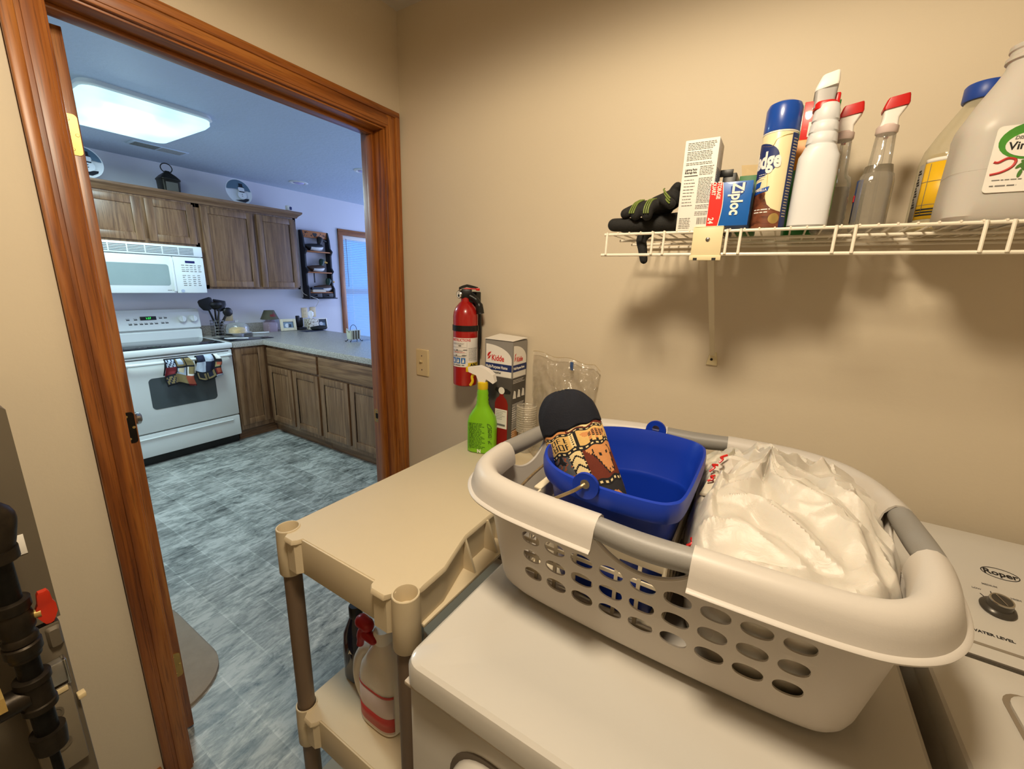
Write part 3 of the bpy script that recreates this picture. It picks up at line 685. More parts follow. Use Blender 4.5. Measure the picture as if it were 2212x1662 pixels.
# outlets and the switch on the kitchen wall
def outlet(name, label, y, z, kind):
    t = thing(name, label, 'outlet' if kind == 'o' else 'switch', (KX, y, z))
    part('plate', box(KX, KX + .006, y - .036, y + .036, z - .058, z + .058, .003), M_ivory, t)
    if kind == 'o':
        for dz in (.02, -.02):
            r_ = part('receptacle', loft([[(KX + .004, y + a, z + dz + b) for a, b, _ in rr(.017, .014, .008, 4)], [(KX + .008, y + a, z + dz + b) for a, b, _ in rr(.017, .014, .008, 4)]]), M_ivory, t)
            sub('slots', (flat(-.007, -.005, -.004, .005) + flat(.005, .007, -.004, .005)).tr(FX(KX + .008, y, z + dz)), M_ink, r_)
    else: part('toggle', box(KX + .004, KX + .016, y - .004, y + .004, z - .004, z + .012, .002), M_ivory, t)
outlet('wall_outlet', 'ivory outlet behind the utensil holder by the stove', .80, 1.095, 'o')
outlet('wall_outlet', 'ivory outlet left of the switch behind the tissue box', 1.61, 1.085, 'o')
outlet('wall_switch', 'ivory wall switch below the wall shelf, left of the window', 1.715, 1.09, 's')

# ------------------------------------------------------------------ things on the kitchen counter
CZ = .914
uh = thing('utensil_holder', 'wire utensil caddy holding black kitchen utensils beside the stove', 'utensil holder', (-3.16, .625, CZ))
M_wire = mat('gray_wire', '8c8a84', .35, .9)
for k in range(6): part('hoop', tube([(-3.16 + .055 * math.cos(a), .625 + .055 * math.sin(a), CZ + .006 + k * .028) for a in [2 * PI * i / 24 for i in range(24)]], .0022, 6, True), M_wire, uh)
for k in range(4):
    a = PI / 4 + k * PI / 2; part('upright', tube([(-3.16 + .055 * math.cos(a), .625 + .055 * math.sin(a), CZ + .004), (-3.16 + .055 * math.cos(a), .625 + .055 * math.sin(a), CZ + .15)], .0022, 6), M_wire, uh)
part('base', lathe([(.057, CZ), (.057, CZ + .004)], 24, -3.16, .625), M_wire, uh)
def utensil(label, dx, dy, ex, ey, ez, head, rz):
    t = thing('black_utensil', label, 'utensil', (-3.16 + dx, .625 + dy, CZ + .01), 'utensils in the wire caddy')
    a = Vector((-3.16 + dx, .625 + dy, CZ + .012)); b = Vector((-3.16 + ex, .625 + ey, ez))
    part('handle', tube([a, a.lerp(b, .5), b], [.011, .013, .010], 8), M_black, t)
    d = (b - a).normalized(); u = Vector((0, math.cos(rz), math.sin(rz))); u = (u - d * u.dot(d)).normalized(); n_ = d.cross(u); lp = []
    for s_, w_, th in head: lp.append([b + d * s_ * 1.15 + (u * math.cos(k * PI / 8) * w_ * 1.5 + n_ * math.sin(k * PI / 8) * th * 1.3) for k in range(16)])
    part('head', loft(lp), M_black, t)
    return t
utensil('black spatula leaning far left out of the wire caddy', .0, .02, .02, -.06, 1.165, [(-.005, .008, .004), (.01, .03, .004), (.05, .042, .004), (.085, .040, .003), (.095, .03, .003)], .1)
utensil('black ladle standing up in the middle of the wire caddy', -.01, 0, .0, .0, 1.17, [(-.005, .008, .006), (.01, .034, .026), (.035, .045, .036), (.055, .04, .03), (.066, .012, .01)], .2)
utensil('black slotted turner tipped behind the ladle in the wire caddy', .02, -.01, -.01, .035, 1.15, [(-.005, .008, .004), (.01, .03, .004), (.06, .042, .004), (.09, .036, .003)], -.3)
utensil('black serving spoon leaning right out of the wire caddy', -.01, -.02, .0, .085, 1.105, [(-.005, .008, .005), (.01, .025, .012), (.035, .032, .014), (.06, .02, .010), (.07, .006, .004)], .2)
ck = thing('cake_dish', 'yellow cake on a white plate under a low clear cover', 'cake', (-3.13, .785, CZ))
part('plate', lathe([(.05, CZ), (.05, CZ + .008), (.115, CZ + .024), (.118, CZ + .028), (.11, CZ + .028), (.05, CZ + .013), (.001, CZ + .013)], 36, -3.13, .785), M_plate, ck)
part('cake', lathe([(.07, CZ + .014), (.078, CZ + .03), (.072, CZ + .06), (.05, CZ + .072), (.02, CZ + .076), (.001, CZ + .076)], 28, -3.13, .785), mat('yellow_sponge', 'd8b25a', .8, var=.25, vscale=30, bmp=.3), ck)
part('clear_cover', lathe([(.098, CZ + .028), (.098, CZ + .07), (.085, CZ + .10), (.05, CZ + .118), (.012, CZ + .123), (.012, CZ + .14), (.018, CZ + .148), (.002, CZ + .15)], 32, -3.13, .785, c0=False), film('clear_cover', 'e8eeee', .85), ck)
sr = thing('spoon_rest', 'white glazed spoon rest on the counter edge next to the stove', 'spoon rest', (-2.83, .62, CZ + .005))
lp = []
for s_, w_, z_ in ((0, .012, .004), (.015, .035, .004), (.05, .052, .005), (.09, .048, .005), (.12, .022, .005), (.155, .020, .005), (.20, .026, .006), (.225, .012, .006)):
    c = Vector((-2.90 + s_ * .6, .56 + s_ * .62, CZ + .0055)); u = Vector((.62, -.6, 0)).normalized()
    lp.append([c + u * w_ * math.cos(k * PI / 8) + Vector((0, 0, 1)) * (z_ * .8 + z_ * math.sin(k * PI / 8)) for k in range(16)])
part('dish', loft(lp), M_plate, sr)
solo('cutting_board', 'thin black glass cutting board lying on the counter beside the stove', 'cutting board', box(-3.02, -2.70, .515, .90, CZ, CZ + .005, .0015), mat('black_glass_board', '101215', .15, coat=.5))
tongs = thing('serving_tongs', 'pale tongs lying on the counter behind the cutting board', 'tongs', (-3.1, .93, CZ))
for s_ in (-1, 1): part('arm', tube(cat([(-3.14, .90, CZ + .008), (-3.10, .95 + s_ * .012, CZ + .01), (-3.08, 1.04 + s_ * .02, CZ + .009)], 6), .006, 8), M_plate, tongs)
lj = thing('jar_lamp', 'small jar lamp with a dark shade printed with a red shape', 'lamp', (-3.2, 1.145, CZ))
part('jar', loft([rr(.055, .055, .02, 5, -3.2, 1.145, CZ + z_) if r_ > .05 else rr(r_, r_, r_ * .9, 5, -3.2, 1.145, CZ + z_) for r_, z_ in ((.055, 0), (.0555, .004), (.056, .09), (.045, .11), (.04, .118), (.04, .128), (.012, .13), (.012, .15))]), film('jar_glass', 'b9a2b0', .55), lj)
part('potpourri', loft([rr(.048, .048, .016, 4, -3.2, 1.145, CZ + .006), rr(.048, .048, .016, 4, -3.2, 1.145, CZ + .065), rr(.03, .03, .012, 4, -3.2, 1.145, CZ + .078)]), mat('dried_petals', '54211f', .9, 0, .5, 60, .6, 120), lj)
part('lamp_shade', lathe([(.088, CZ + .13), (.048, CZ + .222), (.044, CZ + .222), (.084, CZ + .13)], 32, -3.2, 1.145, c0=False, c1=False), mat('olive_shade', '4c4938', .7, var=.15), lj)
part('shade_top', lathe([(.046, CZ + .22), (.001, CZ + .222)], 20, -3.2, 1.145, c0=False), mat('shade_top_cream', '9b957e', .7), lj)
part('shade_motif', subdiv(flat(-.035, .022, -.012, .012) + flat(.0, .012, .012, .03), .01).fn(lambda v: (-3.2 + (.071 - v.y * .43) * math.cos(v.x / .068 + .1) , 1.145 + (.071 - v.y * .43) * math.sin(v.x / .068 + .1), CZ + .172 + v.y + v.z)), mat('red_motif', '6e2220', .6), lj)
def photo_frame(label, y, x, w_, h_, border, cf, cp_, tilt, yaw):
    t = thing('photo_frame', label, 'photo frame', (x, y, CZ))
    Mx = Matrix.Translation((x, y, CZ + .002)) @ Matrix.Rotation(math.radians(yaw), 4, 'Z') @ Matrix.Rotation(math.radians(-tilt), 4, 'Y') @ Matrix(((0, 0, 1, 0), (1, 0, 0, 0), (0, 1, 0, 0), (0, 0, 0, 1)))
    b = border
    part('frame', (box(-w_ / 2, -w_ / 2 + b, 0, h_, 0, .014, .003) + box(w_ / 2 - b, w_ / 2, 0, h_, 0, .014, .003) + box(-w_ / 2 + b, w_ / 2 - b, 0, b, 0, .014, .003) + box(-w_ / 2 + b, w_ / 2 - b, h_ - b, h_, 0, .014, .003)).tr(Mx), cf, t)
    part('picture', (flat(-w_ / 2 + b, w_ / 2 - b, b, h_ - b, 0, .004) + disc(-.012, h_ * .45, .022, 1, .001).mv(0, 0, .0045) + flat(.0, .03, b + .008, h_ * .55, 2, .001).mv(0, 0, .0045)).tr(Mx), cp_, t)
    part('strut', box(-.015, .015, .004, h_ * .6, -.02, -.001).tr(Mx @ Matrix.Rotation(math.radians(0), 4, 'X')), M_black, t)
    return t
M_pic = [mat('faded_blue_picture', '7f94a8', .3), mat('picture_light', 'd7dde2', .3), mat('picture_dark', '3c4654', .3)]
photo_frame('cream photo frame with a small blue picture, right of the jar lamp', 1.30, -3.13, .165, .125, .030, mat('cream_frame', 'ddd3b4', .5), M_pic, 8, -8)
photo_frame('thin white photo frame standing behind the black pouch', 1.70, -3.12, .12, .115, .012, M_wplast, [M_pic[2], M_pic[1], M_pic[0]], 8, -6)
ch = thing('phone_dock', 'small black phone dock between the cream frame and the tissue box', 'dock', (-3.16, 1.45, CZ))
part('base', box(-3.20, -3.10, 1.405, 1.495, CZ, CZ + .03, .008), M_black, ch)
part('handset', box(-3.185, -3.155, 1.415, 1.455, CZ + .028, CZ + .155, .008).rot('Z', 0), M_black, ch)
part('back_panel', box(-3.195, -3.18, 1.455, 1.505, CZ + .03, CZ + .13, .005), M_black, ch)
tb = thing('tissue_box', 'cream patterned tissue box with a tissue sticking up', 'tissue box', (-3.14, 1.575, CZ))
part('box', box(-3.20, -3.085, 1.52, 1.635, CZ, CZ + .115, .003), speckle('dotted_card', '7a5f48', 'd9d2c2', 'e4ddce', 55, .7), tb)
tl_ = []
for z_, r_ in ((0, .012), (.02, .02), (.045, .032), (.075, .028), (.095, .006)):
    tl_.append([(-3.14 + r_ * .5 * math.cos(a) * (1 + .3 * math.sin(3 * a)), 1.578 + r_ * math.sin(a) * (1 + .3 * math.cos(2 * a + z_ * 40)), CZ + .112 + z_) for a in [2 * PI * i / 18 for i in range(18)]])
part('tissue', loft(tl_), mat('white_tissue', 'f0eee9', .9), tb)
pc = []
for s_, w_, h_ in ((0, .01, .012), (.02, .05, .030), (.07, .055, .040), (.12, .052, .046), (.16, .045, .040), (.185, .02, .015)):
    pc.append([(-2.99 + w_ * math.cos(a), 1.475 + s_, CZ + .024 + max(-.023, h_ * .6 * math.sin(a))) for a in [2 * PI * i / 20 for i in range(20)]])
solo('black_pouch', 'soft black pouch lying in front of the tissue box', 'pouch', loft(pc), M_rubber, 60)
solo('dark_placemat', 'thin dark mat under the black pouch on the counter', 'mat', box(-3.05, -2.90, 1.36, 1.59, CZ, CZ + .0025, .001).mv(0, .0, 0), mat('slate_mat', '2d3348', .7))
# napkin-holder like metal basket by the window
nh = thing('metal_basket', 'small pale metal holder with a loop handle and curled feet near the window', 'holder', (-2.0, 1.265, CZ))
M_mint = mat('pale_enamel', 'c9cdb9', .35, .1, .06, 12)
bx_ = lambda z_, k=1: rr(.035 * k, .062 * k, .015, 4, -2.0, 1.265, CZ + z_)
part('basket', loft([bx_(.022, .85), bx_(.03, .92), bx_(.10, 1), bx_(.105, 1.0)]), M_mint, nh)
for y in (-.03, .0, .03): part('rib', tube([(-1.964, 1.265 + y, CZ + .025), (-1.961, 1.265 + y, CZ + .105)], .0035, 6), M_darkmetal, nh)
part('handle', tube([(-2.0, 1.265 + .036 * math.cos(a), CZ + .105 + .05 * math.sin(a)) for a in [PI * i / 18 for i in range(19)]], .0025, 6), M_darkmetal, nh)
for sx in (-1, 1):
    for sy in (-1, 1): part('foot', tube(cat([(-2.0 + sx * .022, 1.265 + sy * .045, CZ + .025), (-2.0 + sx * .03, 1.265 + sy * .055, CZ + .008), (-2.0 + sx * .036, 1.265 + sy * .066, CZ + .004), (-2.0 + sx * .038, 1.265 + sy * .07, CZ + .011)], 5), .0032, 6), M_darkmetal, nh)
part('rabbit_ear', tube(cat([(-1.985, 1.205, CZ + .09), (-1.98, 1.19, CZ + .11), (-1.985, 1.178, CZ + .128)], 5), [.006] * 5 + [.007] * 4 + [.003, .001], 8), M_mint, nh)
# rug end showing past the door
rg = [rr(.36 * k, .285 * k, .19, 12, -.565, -1.005, z_) for z_, k in ((.001, 1), (.012, 1), (.018, .97))]
solo('kitchen_rug', 'beige rounded kitchen rug lying just past the door edge', 'rug', loft(rg), mat('beige_rug', '9a8d7b', .95, 0, .08, 25, .4, 250), 60)

# ================================================================== LAUNDRY ROOM
# ------------------------------------------------------------------ ceiling fixture (outside the frame, lights the room)
lf = thing('ceiling_light', 'round flush ceiling light over the laundry room', 'light', (1.12, -1.08, LC))
part('pan', lathe([(.17, LC), (.175, LC - .02), (.165, LC - .035)], 40, 1.12, -1.08), M_wplast, lf)
part('glass_dome', lathe([(.16, LC - .035), (.15, LC - .06), (.11, LC - .085), (.05, LC - .098), (.002, LC - .1)], 40, 1.12, -1.08, c0=False), mat('lit_opal_glass', 'fff0d8', .3, emit='ffc98a', estr=1.5), lf)

# ------------------------------------------------------------------ resin shelving unit
rs = thing('resin_shelf', 'beige resin shelving unit with brown tube legs beside the dryer', 'shelving unit', (.63, -.43, 0))
SL = [(.434, -.810), (.822, -.810), (.822, -.045), (.434, -.045)]
R1 = .0265
def arcp(cx, cy, r, a0, a1, n=10): return [(cx + r * math.cos(math.radians(a0 + (a1 - a0) * i / n)), cy + r * math.sin(math.radians(a0 + (a1 - a0) * i / n))) for i in range(n + 1)]
def outline(ins=0, full=False):
    (ax, ay), (bx, by), (cx, cy), (dx, dy) = SL; r = R1 - .002; P = []
    P += [(ax - .014 + ins, ay + .03)] + arcp(ax, ay, r, 120, -30)          # wraps inside of the front-left sleeve
    if full: P += [(ax + .05, ay - .028 + ins), (bx - .05, by - .028 + ins)]
    else: P += [(ax + .03, ay - .0285 + ins), (ax + .058, ay - .0285 + ins), (ax + .066, ay - .020 + ins), (ax + .070, ay - .010 + ins), (bx - .078, by - .010 + ins), (bx - .074, by - .022 + ins), (bx - .066, by - .0285 + ins), (bx - .03, by - .0285 + ins)]
    P += arcp(bx, by, r, 210, 60)
    if full: P += [(bx + .016 - ins, by + .05), (cx + .016 - ins, cy - .05)]
    else: P += [(bx + .014 - ins, by + .035), (bx + .012 - ins, by + .10), (bx - .014 - ins, by + .185), (bx - .022 - ins, by + .215), (bx - .026 - ins, by + .32), (cx - .026 - ins, cy - .32), (cx - .022 - ins, cy - .215), (cx + .012 - ins, cy - .1), (cx + .014 - ins, cy - .035)]
    P += arcp(cx, cy, r, -60, -210)
    P += [(cx - .06, cy + .024 - ins), (dx + .06, dy + .024 - ins)]
    P += arcp(dx, dy, r, 30, -120)
    P += [(dx - .014 + ins, dy - .03)]
    return P
def tier(zt):
    o = outline(); w_ = outline(.006); f = outline(0, True)
    lay = lambda P, z, k=0: [(x, y, z) for x, y in P]
    g = loft([lay(outline(.004), zt - .006), lay(o, zt - .010), lay(o, zt - .0095), lay(outline(.0015), zt - .003), lay(outline(.004), zt)][1:])
    g += loft([lay(w_, zt - .088), lay(w_, zt - .008)])
    g += box(.78, .838, SL[1][1] + .03, SL[2][1] - .03, zt - .094, zt - .086, .002)
    g += loft([lay(o, zt - .092), lay(o, zt - .010)]) if False else box(SL[0][0] + .02, SL[1][0] - .02, SL[0][1] - .0102, SL[0][1] - .004, zt - .092, zt - .0015, .0015)
    for k in range(7):
        y = -.60 + k * .072 + (.02 if k % 2 else 0)
        g += loft([[(.79, y - .003, zt - .09), (.79, y + .003, zt - .09), (.79, y + .003, zt - .006), (.79, y - .003, zt - .006)], [(.832, y - .003, zt - .09), (.832, y + .003, zt - .09), (.80, y + .003, zt - .006), (.80, y - .003, zt - .006)]])
    for x, y in SL:
        g += lathe([(R1 - .001, zt - .118), (R1 + .001, zt - .114), (R1 + .001, zt - .05), (R1, zt + .001), (R1 - .001, zt + .0025), (R1 - .003, zt + .0025), (R1 - .004, zt), (R1 - .0045, zt - .034), (.001, zt - .034)], 32, x, y)
    return g
for zt in (.917, .390, .02 + .094): part('shelf_tier', tier(zt), M_resin, rs, 30)
for x, y in SL:
    part('leg', lathe([(.0205, .389), (.0205, .802)], 24, x, y), M_taupe, rs)
    part('leg', lathe([(.0205, .115), (.0205, .275)], 24, x, y), M_taupe, rs)

# ------------------------------------------------------------------ dryer
DZ = .914
dy = thing('clothes_dryer', 'white clothes dryer under the laundry basket', 'dryer', (1.255, -.55, 0))
D0, D1, DF, DB = .915, 1.595, -.912, -.22
part('cabinet', box(D0 + .004, D1 - .004, DF + .012, DB, .02, .862, .008), M_white, dy)
tp = lambda k, z, r=.03: rr((D1 - D0) / 2 - k, (DB - DF) / 2 - k, r, 6, (D0 + D1) / 2, (DF + DB) / 2, z)
part('top', loft([tp(.006, .868), tp(0, .872), tp(0, .900), tp(.003, .909), tp(.009, .9135), tp(.075, .9135, .05), tp(.082, .9095, .05), tp(.2, .9095, .05)]), M_white, dy, 30)
part('seam_trim', box(D0 + .002, D1 - .002, DF + .004, DB, .860, .868, .002), mat('trim_gray', 'b9ab97', .4), dy)
part('console', loft([[(x, y, z) for y, z in ((-.222, .90), (-.222, .93), (-.16, 1.02), (-.06, 1.02), (-.06, .90))] for x in (D0 + .004, D1 - .004)]), M_white, dy)
dd = rr(.24, .30, .07, 8, 1.255, .51)
part('door', loft([[(x, DF + .013, z) for x, z, _ in dd], [(x, DF - .008, z) for x, z, _ in dd], [(1.255 + (x - 1.255) * .975, DF - .013, .51 + (z - .51) * .98) for x, z, _ in dd]]), M_white, dy)
part('door_gap', loft([[(1.255 + (x - 1.255) * 1.03, DF + .0118, .51 + (z - .51) * 1.024) for x, z, _ in dd], [(1.255 + (x - 1.255) * 1.03, DF + .009, .51 + (z - .51) * 1.024) for x, z, _ in dd]]), mat('gap_shadow_gray', '6a6055', .6), dy)
part('foot', lathe([(.02, 0), (.02, .02)], 12, D0 + .06, DF + .06) , M_black, dy)
part('foot', lathe([(.02, 0), (.02, .02)], 12, D1 - .06, DF + .06) , M_black, dy)

# ------------------------------------------------------------------ washer
ws_ = thing('washing_machine', 'white top-load washer with a water level dial, right of the dryer', 'washer', (1.96, -.55, 0))
W0, W1, WF, WB = 1.620, 2.31, -.93, -.20
part('cabinet', box(W0 + .003, W1 - .003, WF + .01, WB, .02, .885, .006), mat('washer_side', 'cfc8bb', .35, coat=.2), ws_)
wt = lambda k, z, r=.02: rr((W1 - W0) / 2 - k, (-.412 - WF) / 2 - k, r, 5, (W0 + W1) / 2, (WF - .412) / 2, z)
part('top', loft([wt(.004, .888), wt(0, .892), wt(0, .922), wt(.002, .929), wt(.006, .932), wt(.048, .932, .03), wt(.052, .9295, .03), wt(.2, .9295, .03)]), M_white, ws_, 30)
lid = rr(.255, .20, .03, 6, 1.958, -.672, 0)
ld = part('lid', loft([[(x, y, .928) for x, y, _ in lid], [(x, y, .935) for x, y, _ in lid], [(1.958 + (x - 1.958) * .985, -.672 + (y + .672) * .985, .9375) for x, y, _ in lid]]), M_white, ws_)
part('lid_recess', loft([[(1.958 + (x - 1.958) * 1.022, -.672 + (y + .672) * 1.028, .9292) for x, y, _ in lid], [(1.958 + (x - 1.958) * 1.022, -.672 + (y + .672) * 1.028, .9305) for x, y, _ in lid]]), mat('lid_gap', '8a7d6b', .4), ws_)
cpf = [(-.408, .930), (-.408, .9335), (-.400, .9376), (-.125, 1.000), (-.115, 1.003), (-.075, 1.003), (-.06, .995), (-.06, .90), (-.408, .90)]
part('console', loft([[(x, y, z) for y, z in cpf] for x in (W0 + .002, W1 - .002)]), M_white, ws_, 25)
part('console_trim', loft([[(x, y, z) for y, z in ((-.411, .9315), (-.411, .9340), (-.407, .9340), (-.407, .9315))] for x in (W0 + .004, W1 - .004)]), mat('dark_console_trim', '5d564d', .4), ws_)
part('console_groove', loft([[(x, y, z) for y, z in ((-.387, .936), (-.387, .9414), (-.382, .9425), (-.382, .936))] for x in (W0 + .004, W1 - .004)]), mat('console_groove', '8c8273', .4), ws_)
CS = lambda x, y: fr((x, y, .944 + (y + .372) * .2267 + .0002), (1, 0, 0), (0, .9753, .2211))
badge = part('badge', ring(0, 0, .0265, .0145, .0014).tr(CS(1.774, -.197)), M_ink, ws_)
sub('lettering', text('Roper', .0185, 0, -.006, 0, 'CENTER', .0005, .0004).tr(CS(1.774, -.197)), M_ink, badge)
part('dial_lettering', text('WATER LEVEL', .0076, 0, -.003, 0, 'CENTER', .0004, .0002, 1.1).tr(CS(1.724, -.357)), M_ink, ws_)
for s_, x_, y_, t_x, t_y, rz_ in (('LOW', 1.729, -.256, 1.7335, -.2685, 32), ('MEDIUM', 1.750, -.2385, 1.7475, -.2565, -2), ('HIGH', 1.779, -.2575, 1.7625, -.272, -40)):
    lt_ = part('scale_lettering', text(s_, .0055, 0, 0, 0, 'CENTER', .0004, .0001).tr(CS(x_, y_)), M_inkg, ws_)
    part('scale_tick', flat(-.0007, .0007, -.0045, .0045).rot('Z', rz_).tr(CS(t_x, t_y)), M_ink, ws_)
KC_ = CS(1.746, -.293)
kn = part('dial_knob', lathe([(.0225, 0), (.0235, .003), (.022, .006), (.0165, .009), (.0158, .020), (.014, .022), (.0012, .022)], 40).tr(KC_), mat('dark_dial', '4a453e', .3, .3), ws_)
sub('chrome_ring', loft([[(r * math.cos(2 * PI * i / 40), r * math.sin(2 * PI * i / 40), z) for i in range(40)] for r, z in ((.0158, .021), (.0152, .023), (.0132, .023), (.0126, .0215))], False, False).tr(KC_), M_steel, kn)
sub('pointer', box(-.0008, .0008, -.0115, .0125, .0218, .0232, .0004).rot('Z', 22).tr(KC_), M_steel, kn)

# ------------------------------------------------------------------ laundry basket
OC = [(1.05, -.770), (1.2, -.777), (1.35, -.777), (1.45, -.772), (1.505, -.757), (1.547, -.722), (1.575, -.665), (1.588, -.58), (1.586, -.49), (1.574, -.40), (1.548, -.315), (1.50, -.255), (1.42, -.222), (1.30, -.222), (1.17, -.238), (1.05, -.262), (.965, -.295), (.910, -.35), (.880, -.43), (.868, -.52), (.867, -.61), (.882, -.685), (.925, -.737), (.98, -.760)]
cur = [Vector((x, y, 0)) for x, y in OC]; cur = cat(cur, 12, True)
HX0, HW, HN = 1.0095, .049, 9
fr_i = [i for i, p in enumerate(cur) if p.y < -.70 and HX0 - .004 < p.x < HX0 + HW * HN + .004]
def front_y(x):
    q = sorted((p for p in cur if p.y < -.70), key=lambda p: abs(p.x - x))[:2]; t_ = (x - q[0].x) / (q[1].x - q[0].x); return q[0].y + (q[1].y - q[0].y) * t_
SUBC = 8
front = [Vector((HX0 + HW * k / SUBC, front_y(HX0 + HW * k / SUBC), 0)) for k in range(HN * SUBC + 1)]
seq = []; n_ = len(cur); st_i = max(fr_i, key=lambda i: cur[i].x); k = (st_i + 1) % n_
while k not in fr_i: seq.append(cur[k]); k = (k + 1) % n_
BC = front + seq; NB = len(BC)
def nrm(i):
    t_ = BC[(i + 1) % NB] - BC[i - 1]; return Vector((-t_.y, t_.x, 0)).normalized()
BN = [nrm(i) for i in range(NB)]
cen = Vector((1.23, -.5, 0))
BN = [n if n.dot(cen - p) > 0 else -n for n, p in zip(BN, BC)]
GR = {'front': lambda p: p.y < -.70 and 1.160 < p.x < 1.292, 'back': lambda p: p.y > -.30 and 1.150 < p.x < 1.285, 'left': lambda p: p.x < .95 and -.585 < p.y < -.43, 'right': lambda p: p.x > 1.5 and -.575 < p.y < -.435}
GC = {'front': (1.226, -.777), 'back': (1.2175, -.232), 'left': (.869, -.5075), 'right': (1.587, -.505)}
def dip(p):
    for k_, (gx, gy) in GC.items():
        if k_ in ('front', 'back'):
            if (p.y < -.6) == (k_ == 'front') and abs(p.y - gy) < .06: t_ = (p.x - gx) / .082
            else: continue
        else:
            if (p.x < 1.2) == (k_ == 'left') and abs(p.x - gx) < .08: t_ = (p.y - gy) / .088
            else: continue
        if abs(t_) < 1: return (1 - t_ * t_) ** .7
    return 0
def wallp(i, z):
    """outer wall surface under the rim"""
    v = (1.14 - z) / (1.14 - .918); off = .030 + .040 * v
    if z < .945: q = (.945 - z) / .03; off += .03 * (1 - math.sqrt(max(0, 1 - min(1, q) ** 2)))
    return BC[i] + BN[i] * off + Vector((0, 0, z))
zr = [1.0905, 1.0515, 1.0125, .9735]
levels_top = 8
V = []; F = []
rows = []
for k in range(levels_top + 1): rows.append(('top', k / levels_top))
for z in zr[1:]: rows.append(('z', z))
for z in (.958, .945, .935, .927, .921, .917, .916): rows.append(('z', z))
for kind, a in rows:
    for i in range(NB):
        zt = 1.150 - .056 * dip(BC[i])
        z = zt + (zr[0] - zt) * a if kind == 'top' else a
        V.append(wallp(i, z))
hole_rows = (levels_top, levels_top + 1, levels_top + 2)
for r_ in range(len(rows) - 1):
    for i in range(NB):
        j = (i + 1) % NB
        if r_ in hole_rows and i < HN * SUBC: continue
        F.append((r_ * NB + i, (r_ + 1) * NB + i, (r_ + 1) * NB + j, r_ * NB + j))
F.append(tuple((len(rows) - 1) * NB + i for i in range(NB)))
gb = G(V, F)
holes = []
for r_ in hole_rows:
    for i in range(HN):
        i6 = i * SUBC; A_, B_, C_, D_ = V[(r_ + 1) * NB + i6], V[(r_ + 1) * NB + i6 + SUBC], V[r_ * NB + i6 + SUBC], V[r_ * NB + i6]
        bl_ = lambda u, v: (A_ * (1 - u) + B_ * u) * (1 - v) + (D_ * (1 - u) + C_ * u) * v
        ring_ = [(k / SUBC, 0) for k in range(SUBC)] + [(1, k / 6) for k in range(6)] + [(1 - k / SUBC, 1) for k in range(SUBC)] + [(0, 1 - k / 6) for k in range(6)]
        border = []; ell = []
        for u, v in ring_:
            if v in (0, 1): border.append(V[(r_ + 1 if v == 0 else r_) * NB + i6 + round(u * SUBC)])
            else: border.append(bl_(u, v))
            a = math.atan2(2 * v - 1, 2 * u - 1); c, s_ = math.cos(a), math.sin(a)
            ell.append(bl_(.5 + .395 * math.copysign(abs(c) ** .88, c), .5 + .315 * math.copysign(abs(s_) ** .88, s_) + .02))
        holes.append(ell)
        gb += loft([border, ell], False, False)
lb = thing('laundry_basket', 'white plastic laundry basket with gray grips standing on the dryer', 'laundry basket', (1.23, -.5, .9145))
M_bask = mat('white_basket_plastic', 'c6bfb6', .42, var=.015, bmp=.05, bscale=500)
ob = part('body', gb, M_bask, lb, 50)
bm = bmesh.new(); bm.from_mesh(ob.data); bmesh.ops.remove_doubles(bm, verts=bm.verts[:], dist=2e-5); bmesh.ops.recalc_face_normals(bm, faces=bm.faces[:]); bm.to_mesh(ob.data); bm.free()
ob.data.polygons.foreach_set('use_smooth', [True] * len(ob.data.polygons)); ob.data.set_sharp_from_angle(angle=math.radians(50))
for p in ob.data.polygons:
    c = p.center + lb.location
    if c.y < -.69 and HX0 < c.x < HX0 + HW * HN and zr[3] < c.z < zr[0]: p.use_smooth = False
md = ob.modifiers.new('thickness', 'SOLIDIFY'); md.thickness = .0028; md.offset = -1
prof = [(.002, 1.1215), (-.005, 1.1215), (-.0058, 1.124), (-.004, 1.1262), (.0005, 1.1275), (.0045, 1.141), (.008, 1.154), (.015, 1.164), (.026, 1.1695), (.036, 1.1685), (.044, 1.162), (.050, 1.151), (.053, 1.136), (.053, 1.126)]
prof += [(d + (.0028 if d < .02 else (-.0028 if d > .04 else 0)), z - (.003 if .005 < d < .048 else 0)) for d, z in reversed(prof[4:])]
def in_grip(p):
    return next((k_ for k_, f_ in GR.items() if f_(p)), None)
tags = [in_grip(p) for p in BC]
